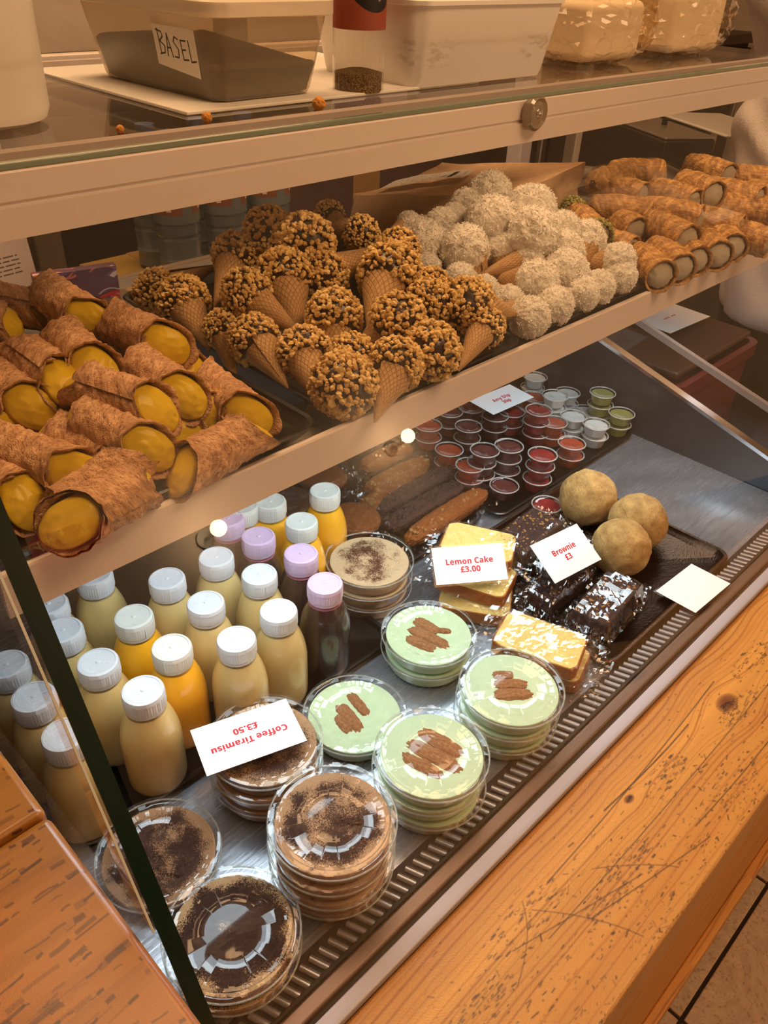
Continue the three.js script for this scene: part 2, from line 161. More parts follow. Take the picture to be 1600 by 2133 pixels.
// ---------------------------------------------------------------- the room
const ROOM = { x0: -2.2, x1: 4.6, z0: -2.5, z1: 3.3, y0: -0.72, y1: 1.9 };
{
  const wallTex = dataTex(256, (u, v) => { const n = 10 * torus(u, v, 9); return [226 + n, 208 + n, 190 + n]; });
  const wm = std(0xffffff, 0.8, { map: wallTex, bumpMap: rep(grainBump, 3), bumpScale: 0.0008 });
  const W = (name, x0, x1, y0, y1, z0, z1, m = wm) => structure(mesh(name, moved(boxUV(new THREE.BoxGeometry(x1 - x0, y1 - y0, z1 - z0)), (x0 + x1) / 2, (y0 + y1) / 2, (z0 + z1) / 2), m));
  const R = ROOM;
  W('wall_back', R.x0, R.x1, R.y0 - 0.1, R.y1 + 0.1, R.z0 - 0.1, R.z0);
  W('wall_front', R.x0, R.x1, R.y0 - 0.1, R.y1 + 0.1, R.z1, R.z1 + 0.1);
  W('wall_left', R.x0 - 0.1, R.x0, R.y0 - 0.1, R.y1 + 0.1, R.z0 - 0.1, R.z1 + 0.1);
  W('wall_right', R.x1, R.x1 + 0.1, R.y0 - 0.1, R.y1 + 0.1, R.z0 - 0.1, R.z1 + 0.1);
  W('ceiling', R.x0, R.x1, R.y1, R.y1 + 0.1, R.z0, R.z1, std(0xe6ded2, 0.9));
  // floor: a grout bed and tiles laid on it
  const grout = std(0x2b1c12, 0.95, { bumpMap: rep(grainBump, 8), bumpScale: 0.001 });
  const floor = W('floor', R.x0, R.x1, R.y0 - 0.1, R.y0 - 0.006, R.z0, R.z1, grout);
  const tt = [0, 1, 2].map((k) => dataTex(256, (u, v) => { const n = 16 * torus(u, v, 12, k * 7) + 9 * torus(u, v, 60, k), s = torus(u, v, 30, k + 3) > 0.34 ? -26 : 0; return [176 + n + s, 150 + n + s, 124 + n * 0.9 + s]; }));
  const tm = tt.map((t) => std(0xffffff, 0.55, { map: rep(t, 3), bumpMap: rep(grainBump, 6), bumpScale: 0.0005 }));
  const tg = rbox(0.324, 0.01, 0.324, 0.002);
  for (let i = 0; i < 9; i++) for (let j = 0; j < 9; j++) { const t = mesh('tile', tg, tm[(i * 5 + j * 3 + ((i * j) % 2)) % 3], floor); t.position.set(0.79 - 0.165 + (i - 3) * 0.33, R.y0 - 0.005, -0.033 + 0.165 + (j - 3) * 0.33); }
  // out-of-view ceiling fittings placed to carry the warm light
  const glow = (n, lab, x, z, w, d, e) => { const t = thing(n, lab, 'lamp', [x, 1.86, z]); mesh('frame', rbox(w + 0.04, 0.03, d + 0.04, 0.004), M.alu, t).position.y = 0.022; mesh('light_diffuser', rbox(w, 0.02, d, 0.004), std(0xffffff, 0.5, { emissive: new THREE.Color().setRGB(1, 0.62, 0.3), emissiveIntensity: e }), t).position.y = 0.008; };
  glow('unseen_ceiling_lamp', 'unseen warm ceiling lamp panel over the customer side of the counter', 0.95, 0.45, 1.2, 0.5, 3);
  glow('unseen_ceiling_lamp', 'unseen warm ceiling lamp panel over the staff side of the counter', 0.8, -1.05, 1.5, 0.5, 3);
  // two unseen globe lamps across the shop, placed so the front glass mirrors them
  for (const [x, y, lab] of [[3.298, 0.448, 'unseen warm glass globe wall lamp across the shop, nearer the far corner'], [1.856, 0.442, 'unseen warm glass globe wall lamp across the shop, nearer the middle']]) {
    const t = thing('unseen_wall_lamp', lab, 'lamp', [x, y, 3.08]);
    mesh('wall_plate', moved(new THREE.CylinderGeometry(0.05, 0.05, 0.02, 24).rotateX(Math.PI / 2), 0, -0.02, 0.21), M.alu, t);
    mesh('arm', moved(new THREE.CylinderGeometry(0.01, 0.01, 0.16, 12).rotateX(Math.PI / 2), 0, -0.02, 0.12), M.alu, t);
    mesh('bulb', new THREE.SphereGeometry(0.045, 24, 16), std(0xffffff, 0.4, { emissive: new THREE.Color().setRGB(1, 0.7, 0.4), emissiveIntensity: 45 }), t);
    const l = new THREE.PointLight(new THREE.Color().setRGB(1, 0.7, 0.4), 1.2); l.position.set(x, y, 3.08); l.castShadow = true; l.shadow.radius = 2; l.name = 'unseen_bulb_light'; scene.add(l);
  }
}

// ---------------------------------------------------------------- wood
function pineTexture(w, h, seed, base, dark, knots, scars) {
  return canvasTex(w, h, (g) => {
    const r = seeded(seed); g.fillStyle = base; g.fillRect(0, 0, w, h);
    for (let i = 0; i < 160; i++) { g.fillStyle = `rgba(${r() < 0.5 ? '255,190,90' : '150,80,20'},${0.02 + r() * 0.05})`; const y = r() * h; g.beginPath(); g.ellipse(r() * w, y, 120 + r() * 500, 6 + r() * 22, 0, 0, 7); g.fill(); }
    const push = (x, y) => { let o = 0; for (const [kx, ky, kr] of knots) { const dx = (x - kx) / (kr * 3.2), dy = y - ky; o += Math.sign(dy || 1) * kr * 1.5 * Math.exp(-dx * dx) * Math.exp(-Math.abs(dy) / (kr * 4)); } return y + o; };
    for (let i = 0, y = -20; y < h + 20; i++) {
      y += 3 + r() * 9 + 5 * noise(y * 0.01, seed, 2) ** 2; const ph = r() * 9;
      g.strokeStyle = dark.replace('A', (0.14 + r() * 0.36).toFixed(2)); g.lineWidth = 0.8 + r() * 2.0; g.beginPath();
      for (let x = -10; x <= w + 10; x += 12) { const yy = push(x, y + 10 * noise(x * 0.0016, y * 0.004, seed) + 2 * noise(x * 0.01, ph, 3)); x < 0 ? g.moveTo(x, yy) : g.lineTo(x, yy); } g.stroke();
    }
    for (const [kx, ky, kr] of knots) { for (let k = 6; k > 0; k--) { g.fillStyle = `rgba(${120 - k * 6},${58 - k * 3},18,0.28)`; g.beginPath(); g.ellipse(kx, ky, kr * (0.25 + k * 0.15), kr * (0.2 + k * 0.12), 0.1, 0, 7); g.fill(); } g.strokeStyle = 'rgba(50,22,8,.8)'; g.lineWidth = 2; for (let k = 0; k < 5; k++) { const a = r() * 7; g.beginPath(); g.moveTo(kx, ky); g.lineTo(kx + Math.cos(a) * kr * 0.8, ky + Math.sin(a) * kr * 0.6); g.stroke(); } }
    scars?.(g, r, w, h);
  });
}
{
  // ledge along the front of the display
  const Wd = 1864, Hd = 192, LX0 = 0.09, LX1 = 2.0, sx = Wd / (LX1 - LX0), sz = Hd / 0.142;
  const px = (x, z) => [(x - LX0) * sx, (z + 0.198) * sz];
  const knots = [[...px(0.72, -0.14), 15], [...px(0.90, -0.135), 15], [...px(0.53, -0.15), 6], [...px(1.35, -0.1), 13], [...px(0.1, -0.1), 12]];
  const tex = pineTexture(Wd, Hd, 11, '#c08a44', 'rgba(128,66,20,A)', knots, (g, r) => {
    for (let i = 0; i < 2400; i++) {   // dents and nicks, thick along the front half
      const x = r() * Wd, z = Math.sqrt(r()) * Hd, l = 1 + r() * r() * 9, a = (r() - 0.5) * (r() < 0.6 ? 0.5 : 2.6); g.strokeStyle = `rgba(58,34,16,${0.25 + r() * 0.6})`; g.lineWidth = 0.6 + r() * 1.2; g.beginPath(); g.moveTo(x, z); g.lineTo(x + Math.cos(a) * l, z + Math.sin(a) * l); g.stroke();
    }
    for (const [x0, z0, x1, z1, wd] of [[0.40, -0.155, 0.74, -0.165, 2.2], [0.36, -0.125, 0.80, -0.12, 1.8], [0.33, -0.14, 0.47, -0.10, 1.6], [0.40, -0.11, 0.55, -0.075, 1.8], [0.37, -0.15, 0.42, -0.07, 1.3], [0.5, -0.16, 0.66, -0.155, 3], [0.72, -0.10, 0.95, -0.105, 1.6], [0.44, -0.135, 0.5, -0.08, 1.4], [0.31, -0.12, 0.37, -0.16, 1.3], [0.55, -0.09, 0.75, -0.085, 2], [0.9, -0.1, 1.1, -0.11, 2]]) {
      g.strokeStyle = 'rgba(52,32,18,.78)'; g.lineWidth = wd * 0.6; g.beginPath(); const [a, b] = px(x0, z0), [c, d] = px(x1, z1); g.moveTo(a, b); g.quadraticCurveTo((a + c) / 2 + 14, (b + d) / 2 + 6, c, d); g.stroke();
    }
    for (const [x, z, n, s] of [[0.72, -0.128, 90, 22], [0.80, -0.15, 70, 26], [0.93, -0.125, 80, 20], [0.36, -0.15, 80, 30], [0.45, -0.11, 120, 32], [0.58, -0.14, 70, 22], [0.62, -0.085, 60, 30], [0.27, -0.13, 60, 24], [1.1, -0.1, 60, 30]]) { const [a, b] = px(x, z); for (let i = 0; i < n; i++) { const q = r() * 6.3, m = Math.sqrt(r()) * s; g.fillStyle = `rgba(62,42,30,${0.25 + r() * 0.45})`; g.fillRect(a + Math.cos(q) * m * 1.7, b + Math.sin(q) * m * 0.7, 1 + r() * 6, 0.8 + r() * 1.6); } }
  });
  const wood = phys(0xffffff, 0.42, { map: tex, clearcoat: 0.35, clearcoatRoughness: 0.3, bumpMap: rep(grainBump, 30, 2), bumpScale: 0.0006 });
  const t = thing('wooden_ledge', 'long scarred pine ledge with knots running along the front of the display', 'ledge', [0, 0, 0]);
  const g = moved(new RoundedBoxGeometry(LX1 - LX0, 0.088, 0.14, 3, 0.004), (LX0 + LX1) / 2, -0.048, -0.127), p = g.attributes.position, uv = g.attributes.uv;
  for (let i = 0; i < p.count; i++) { const z = p.getZ(i), y = p.getY(i); uv.setXY(i, (p.getX(i) - LX0) / (LX1 - LX0), 1 - clamp((z + 0.198 + (z > -0.06 ? (-0.004 - y) * 0.6 : 0)) / 0.142)); }
  mesh('top_board', g, wood, t);
  const side = std(0xffffff, 0.5, { map: rep(pineTexture(512, 128, 5, '#b58550', 'rgba(110,62,26,A)', []), 2, 6) });
  mesh('lower_board', moved(rbox(LX1 - LX0, 0.60, 0.03, 0.003), (LX0 + LX1) / 2, -0.40, -0.085), side, t);
  mesh('skirting', moved(rbox(LX1 - LX0, 0.05, 0.016, 0.003), (LX0 + LX1) / 2, -0.665, -0.062), side, t);

  // varnished boards left of the display
  const oak = canvasTex(1024, 512, (q, w, h) => {
    const r = seeded(3); q.fillStyle = '#a5661c'; q.fillRect(0, 0, w, h);
    for (let i = 0; i < 260; i++) { q.fillStyle = `rgba(${r() < 0.5 ? '190,118,44' : '120,66,18'},${0.04 + r() * 0.1})`; q.beginPath(); q.ellipse(r() * w, r() * h, 60 + r() * 200, 4 + r() * 12, 0, 0, 7); q.fill(); }
    for (let i = 0; i < 900; i++) { const x = r() * w, y = r() * h, l = 10 + r() * r() * 78; q.strokeStyle = `rgba(58,24,6,${0.15 + r() * 0.6})`; q.lineWidth = 1.4 + r() * r() * 8; q.beginPath(); q.moveTo(x, y); q.quadraticCurveTo(x + l / 2, y + (r() - 0.5) * 6, x + l, y + (r() - 0.5) * 5); q.stroke(); }
  });
  const om = phys(0xffffff, 0.35, { map: rep(oak, 2.6, 3.4), clearcoat: 0.4, clearcoatRoughness: 0.25, bumpMap: rep(grainBump, 20), bumpScale: 0.0001 });
  const c = thing('wooden_counter', 'varnished orange oak counter top beside the glass end panel', 'counter', [0, 0, 0]);
  for (const [z0, z1] of [[-0.478, -0.3775], [-0.3755, -0.12], [-0.118, 0.02]]) mesh('board', moved(rbox(0.78, 0.036, z1 - z0, 0.006, 3), 0.084 - 0.39, 0.166, (z0 + z1) / 2), om, c);
  mesh('body', moved(rbox(0.74, 0.866, 0.46, 0.004), -0.33, -0.286, -0.23), om, c);
  const sc = thing('unseen_steel_cabinet', 'unseen grey steel cabinet outside the glass end panel, behind the oak counter', 'cabinet', [-0.33, -0.72, -0.82]); mesh('cabinet_body', moved(rbox(0.78, 0.76, 0.64, 0.004), 0, 0.38, 0), std(0x8f9088, 0.5, { metalness: 0.3 }), sc); mesh('cabinet_top', moved(rbox(0.80, 0.02, 0.66, 0.004), 0, 0.77, 0), M.steel, sc);  // cabinet is out of view, placed so the glass end panel mirrors grey
}

// ---------------------------------------------------------------- the display case
const X0 = 0.112, X1 = 1.172;
const caseG = thing('display_case', 'glass fronted refrigerated display counter with steel deck and cream metal shelf lips', 'display case', [0, 0, 0]);
{
  const P = (n, g, m, par = caseG) => mesh(n, g, m, par);
  P('deck', moved(rbox(X1 - 0.09, 0.012, 0.62, 0.002), (X1 + 0.09) / 2, -0.006, -0.56), M.steel);
  P('plinth', moved(rbox(X1 - 0.09, 0.62, 0.62, 0.004), (X1 + 0.09) / 2, -0.40, -0.56), M.darkPanel);
  P('back_panel', moved(rbox(X1 - 0.09, 0.30, 0.012, 0.002), (X1 + 0.09) / 2, 0.15, -0.868), M.darkPanel);
  // air vent: dark channel, raised slats, then the rail that holds the front glass
  const vent = P('vent_channel', moved(rbox(1.10, 0.004, 0.03, 0.001), 0.65, 0.0005, -0.2405), M.rubber);
  const slatM = std(0x9c9ea2, 0.35, { metalness: 0.8 });
  const slat = new THREE.CylinderGeometry(0.0033, 0.0033, 0.0175, 8, 1, false, 0, Math.PI * 2).rotateX(Math.PI / 2); slat.scale(1, 0.9, 1);
  for (let i = 0; i < 108; i++) { const s = P('vent_slat', slat, slatM, vent); s.position.set(0.106 + i * 0.0101, 0.0032, -0.2405); s.rotation.y = 0.35; }
  P('vent_edge', moved(rbox(1.10, 0.004, 0.004, 0.001), 0.65, 0.004, -0.2305), M.rubber);
  P('glass_rail', moved(rbox(1.22, 0.016, 0.0125, 0.002), 0.71, 0.000, -0.2205), std(0x6f5b50, 0.42, { metalness: 0.5, bumpMap: rep(brushed, 2, 2), bumpScale: 0.0001 }));
  P('rail_seal', moved(rbox(1.22, 0.010, 0.0045, 0.001), 0.71, -0.002, -0.212), M.rubber);
  P('steel_strip', moved(rbox(1.85, 0.010, 0.0135, 0.0015), 1.025, -0.002, -0.2035), std(0xb0abb2, 0.5, { metalness: 0.25 }));
  // sloping front glass: z = -0.200 - 0.385 y, up to the chipped top edge
  const fz = (y) => -0.2000 - 0.385 * y, gx0 = 0.111, gx1 = 1.34, top = 0.575;
  P('front_glass', quadGrid(1, 1, (u, v) => [gx0 + (gx1 - gx0) * u, 0.004 + (top - 0.004) * (1 - v), fz(0.004 + (top - 0.004) * (1 - v))]), M.glass);
  P('glass_top_edge', moved(rbox(gx1 - gx0, 0.004, 0.0045, 0.001), (gx0 + gx1) / 2, top, fz(top)), phys(0x7d8a78, 0.15, { clearcoat: 1 }));
  // left end panel: 9 mm glass with a polished green front edge
  const ez = (y) => -0.2035 - 0.385 * y, ex0 = 0.0975, ex1 = 0.1085;
  const sheet = (x, zf) => { const s = new THREE.BufferGeometry(); s.setAttribute('position', new THREE.Float32BufferAttribute([x, 0, zf(0), x, 0.56, zf(0.56), x, 0.56, -0.86, x, 0, -0.86], 3)); s.setIndex([0, 1, 2, 0, 2, 3]); s.computeVertexNormals(); return boxUV(s); };
  P('side_glass', sheet(ex1, ez), M.glass);
  P('side_glass_edge', prismX([[ez(0), 0], [ez(0.56), 0.56], [ez(0.56) - 0.0015, 0.56], [ez(0) - 0.0015, 0]], ex0, ex1), M.glassEdge);
  // thin acrylic guard outside it
  const az = (y) => -0.176 - 0.409 * y;
  { const s = new THREE.BufferGeometry(); s.setAttribute('position', new THREE.Float32BufferAttribute([0.0905, 0.19, az(0.19), 0.0905, 0.337, az(0.337), 0.0905, 0.5, az(0.5), 0.0905, 0.5, az(0.5) - 0.022, 0.0905, 0.19, az(0.19) - 0.022], 3)); s.setIndex([0, 1, 4, 1, 3, 4, 1, 2, 3]); s.computeVertexNormals(); P('guard_sheet', boxUV(s), M.clearPlastic); }
  P('guard_edge', prismX([[az(0.19), 0.19], [az(0.337), 0.337], [az(0.5), 0.5], [az(0.5) - 0.001, 0.5], [az(0.337) - 0.001, 0.337], [az(0.19) - 0.001, 0.19]], 0.0898, 0.0912), phys(0xd8dcd6, 0.3));
  // right end: dark panel with a sloping top, trim, glass and an upper bar
  P('end_panel', prismX([[-0.24, -0.01], [-0.24, 0.031], [-0.862, 0.198], [-0.862, -0.01]], X1, X1 + 0.012), M.darkPanel);
  P('end_trim', prismX([[-0.236, 0.031], [-0.236, 0.037], [-0.862, 0.204], [-0.862, 0.198]], X1 - 0.002, X1 + 0.014), M.chrome);
  P('end_glass', (() => { const s = new THREE.BufferGeometry(); s.setAttribute('position', new THREE.Float32BufferAttribute([X1 + 0.006, 0.036, -0.24, X1 + 0.006, 0.105, -0.255, X1 + 0.006, 0.262, -0.862, X1 + 0.006, 0.204, -0.862], 3)); s.setIndex([0, 1, 2, 0, 2, 3]); s.computeVertexNormals(); return boxUV(s); })(), M.glass);
  P('end_bar', prismX([[-0.245, 0.098], [-0.245, 0.108], [-0.862, 0.269], [-0.862, 0.259]], X1 + 0.002, X1 + 0.011), std(0x7a6458, 0.5));
  // middle shelf
  P('shelf_glass', moved(rbox(1.30, 0.006, 0.43, 0.001), 0.765, 0.340, -0.639), M.glass);
  P('shelf_lip', profileX([[-0.4200, 0.3145], [-0.4185, 0.3475], [-0.4195, 0.3490], [-0.4232, 0.3490], [-0.4236, 0.3145]], 0.109, 1.42), M.cream);
  P('shelf_rear_rail', moved(rbox(1.30, 0.012, 0.014, 0.002), 0.765, 0.336, -0.852), M.alu);
  const strip = P('light_strip', moved(rbox(1.08, 0.010, 0.080, 0.002), 0.68, 0.3240, -0.464), M.alu);
  P('light_diffuser', moved(rbox(1.06, 0.003, 0.070, 0.001), 0.68, 0.3175, -0.462), std(0xffffff, 0.5, { emissive: new THREE.Color().setRGB(0.78, 0.93, 1), emissiveIntensity: 8 }), strip);
  // top shelf: cream rail in three steps, glass plate, guard glass with a clear clamp
  P('top_rail', profileX([[-0.600, 0.484], [-0.599, 0.506], [-0.603, 0.507], [-0.603, 0.5085], [-0.601, 0.510], [-0.601, 0.5285], [-0.606, 0.5305], [-0.618, 0.5305], [-0.618, 0.484]], 0.09, 1.62), M.cream);
  P('rail_channel', profileX([[-0.605, 0.5307], [-0.6055, 0.5405], [-0.618, 0.5405], [-0.618, 0.5307]], 0.09, 1.62), std(0xa3948a, 0.5, { metalness: 0.2 }));
  P('top_glass', moved(rbox(1.53, 0.008, 0.44, 0.001), 0.855, 0.5355, -0.838), M.glass);
  P('top_rear_rail', moved(rbox(1.53, 0.03, 0.016, 0.002), 0.855, 0.528, -1.06), M.cream);
  for (const x of [0.13, 1.36]) for (const z of [-0.86]) P('post', moved(rbox(0.022, 0.56, 0.022, 0.003), x, 0.262, z), M.alu);
  const k = P('glass_clamp', moved(lathe([[0, 0], [0.0165, 0], [0.0190, 0.002], [0.0190, 0.009], [0.016, 0.012], [0.0125, 0.0098], [0.008, 0.0118], [0, 0.0118]], 36).rotateX(Math.PI / 2), 0.849, 0.5165, -0.600), phys(0xb8a890, 0.08, { transmission: 0.55, thickness: 0, ior: 1.6, clearcoat: 1 }));
  P('clamp_screw', moved(lathe([[0, 0], [0.0048, 0], [0.0048, 0.001], [0.003, 0.0028], [0, 0.0034]], 20).rotateX(Math.PI / 2), 0.849, 0.5165, -0.5885), M.chrome, k);
  P('clamp_backing', moved(new THREE.CylinderGeometry(0.006, 0.006, 0.010, 16).rotateX(Math.PI / 2), 0.849, 0.5165, -0.5945), M.alu, k);
}
// ---------------------------------------------------------------- trays
const trayGeo = (w, d, h = 0.012, r = 0.02) => loftRect(w, d, r, [[0.010, 0], [0.002, h * 0.8], [0, h], [0.0015, h + 0.0012], [0.005, h + 0.0004], [0.008, h * 0.5], [0.012, 0.002]]);
function tray(label, x0, x1, z0, z1, y, h, m) { const o = mesh('tray', trayGeo(x1 - x0, z1 - z0, h), m); o.position.set((x0 + x1) / 2, y, (z0 + z1) / 2); return tag(o, label, 'tray'); }
const bakedTray = std(0x6d5a4c, 0.34, { metalness: 0.9, map: dataTex(256, (u, v) => { const n = 30 * torus(u, v, 7) + 14 * torus(u, v, 40, 2); return [158 + n, 140 + n, 124 + n]; }), bumpMap: rep(grainBump, 8), bumpScale: 0.0004 });
tray('black tray under the juice bottles', 0.116, 0.515, -0.845, -0.452, 0.0002, 0.009, M.black);
tray('black tray under the wrapped biscotti bars', 0.592, 0.782, -0.845, -0.536, 0.0002, 0.010, M.black);
tray('black tray under the stacked dip pots', 0.792, 1.163, -0.845, -0.519, 0.0002, 0.010, M.black);
tray('worn brown metal tray under the breaded balls and brownies', 0.655, 0.962, -0.512, -0.252, 0.0002, 0.011, bakedTray);
tray('black tray full of yellow cream cannoli', 0.112, 0.377, -0.795, -0.4245, 0.3434, 0.011, M.black);
tray('black tray heaped with nut coated cones', 0.393, 0.640, -0.775, -0.4205, 0.3434, 0.011, M.black);
tray('black tray heaped with coconut coated cones', 0.652, 0.901, -0.775, -0.4245, 0.3434, 0.011, M.black);
tray('black tray full of golden pastry horns', 0.911, 1.182, -0.775, -0.4245, 0.3434, 0.011, M.black);
tray('black tray of pastry horns at the right end of the shelf', 1.188, 1.40, -0.775, -0.4245, 0.3434, 0.011, M.black);

// ---------------------------------------------------------------- juice bottles
{
  const capG = ribLathe([[0.0170, -0.0035], [0.0184, -0.0035], [0.0186, -0.0008], [0.0180, -0.0004], [0.0188, 0], [0.0193, 0.0008], [0.0193, 0.0118], [0.0193, 0.0124], [0.0192, 0.0144], [0.0183, 0.0164], [0.0168, 0.0172], [0.0160, 0.0171], [0.0157, 0.0163], [0.0040, 0.0163], [0.0022, 0.0164], [0.0016, 0.0172], [0.00001, 0.0174]], 144, (r, y, a, i) => [i === 5 || i === 6 ? r - (Math.sin(a * 48) > 0 ? 0.0005 : 0) : r, y]);
  const emboss = merged([0.6, 2.5, 4.4].map((a) => moved(new THREE.TorusGeometry(0.0014, 0.00025, 5, 3).rotateX(Math.PI / 2).rotateY(a), Math.cos(a) * 0.0098, 0.0164, Math.sin(a) * 0.0098)));
  const outer = [[0.0001, 0.002], [0.019, 0.0022], [0.0215, 0.001], [0.0255, 0.0022], [0.0278, 0.0062], [0.0286, 0.012], [0.0288, 0.022], [0.0288, 0.056], [0.0282, 0.067], [0.0266, 0.077], [0.0240, 0.0865], [0.0210, 0.0945], [0.0188, 0.0995], [0.0178, 0.1030], [0.0176, 0.1065]];
  const shellG = latheS(outer, 56), juiceG = merged([latheS(outer.slice(0, 13).map(([r, y]) => [Math.max(0.0001, r - 0.0006), y + 0.0005]), 56), lathe([[0.0182, 0.0999], [0.00001, 0.0999]], 40)]);
  const discG = lathe([[0.0152, 0.01632], [0.0150, 0.01655], [0.0138, 0.01655], [0.0135, 0.01640], [0.0042, 0.01640]].reverse(), 48);
  const KIND = {
    lemon: [phys(0xcfb577, 0.42), phys(0xd4d9de, 0.36, { clearcoat: 0.25 }), 'lemon juice', 'white'],
    orange: [phys(0xf2b012, 0.45), phys(0xd9dad2, 0.36, { clearcoat: 0.25 }), 'orange juice', 'white'],
    purple: [phys(0x2a161b, 0.25), phys(0xcfb4d4, 0.36, { clearcoat: 0.25 }), 'purple juice', 'lilac'],
  };
  const foamG = lathe([[0.0182, 0.0985], [0.0184, 0.1000], [0.0170, 0.1006], [0.0001, 0.1004]], 40), foamM = std(0xc46a86, 0.6, { bumpMap: rep(fineBump, 60), bumpScale: 0.0006 });
  const groups = { lemon: 'pale juice bottles on the tray', orange: 'orange juice bottles on the tray', purple: 'dark juice bottles on the tray' };
  for (const kind of ['lemon', 'orange', 'purple']) {
    const [jm, cm, jl, cl] = KIND[kind], dm = cm; let proto;
    D.BOT[kind].forEach(([x, z], i) => {
      let label = `${jl} bottle with ${cl} cap, ${D.LBOT[kind][i]}`;
      if (kind === 'purple') label = `dark purple juice bottle with lilac cap, ${['nearest the front', 'second from the front', 'third from the front', 'farthest back under the shelf'][i]}`;
      if (kind === 'lemon' && i > 10) { label = `pale juice bottle against the glass end panel, ${['nearest the front', 'middle of three', 'rearmost of three'][i - 11]}`; x = 0.1385; }
      let t;
      if (!proto) {
        t = proto = thing('juice_bottle', label, 'bottle', [0, 0, 0], groups[kind]);
        mesh('juice', juiceG, jm, t); mesh('bottle_body', shellG, M.clearPlastic, t); if (kind === 'purple') mesh('foam_ring', foamG, foamM, t);
        const c = mesh('cap', moved(capG.clone(), 0, 0.1070, 0), cm, t); mesh('cap_disc', moved(discG.clone(), 0, 0.1070, 0), dm, c); mesh('cap_mark', moved(emboss.clone(), 0, 0.1070, 0), cm, c);
      } else t = copyOf(proto, label);
      t.position.set(x, 0.0024, z); t.rotation.y = (x * 731 + z * 397) % 6.28; t.scale.setScalar(0.985);
    });
  }
}

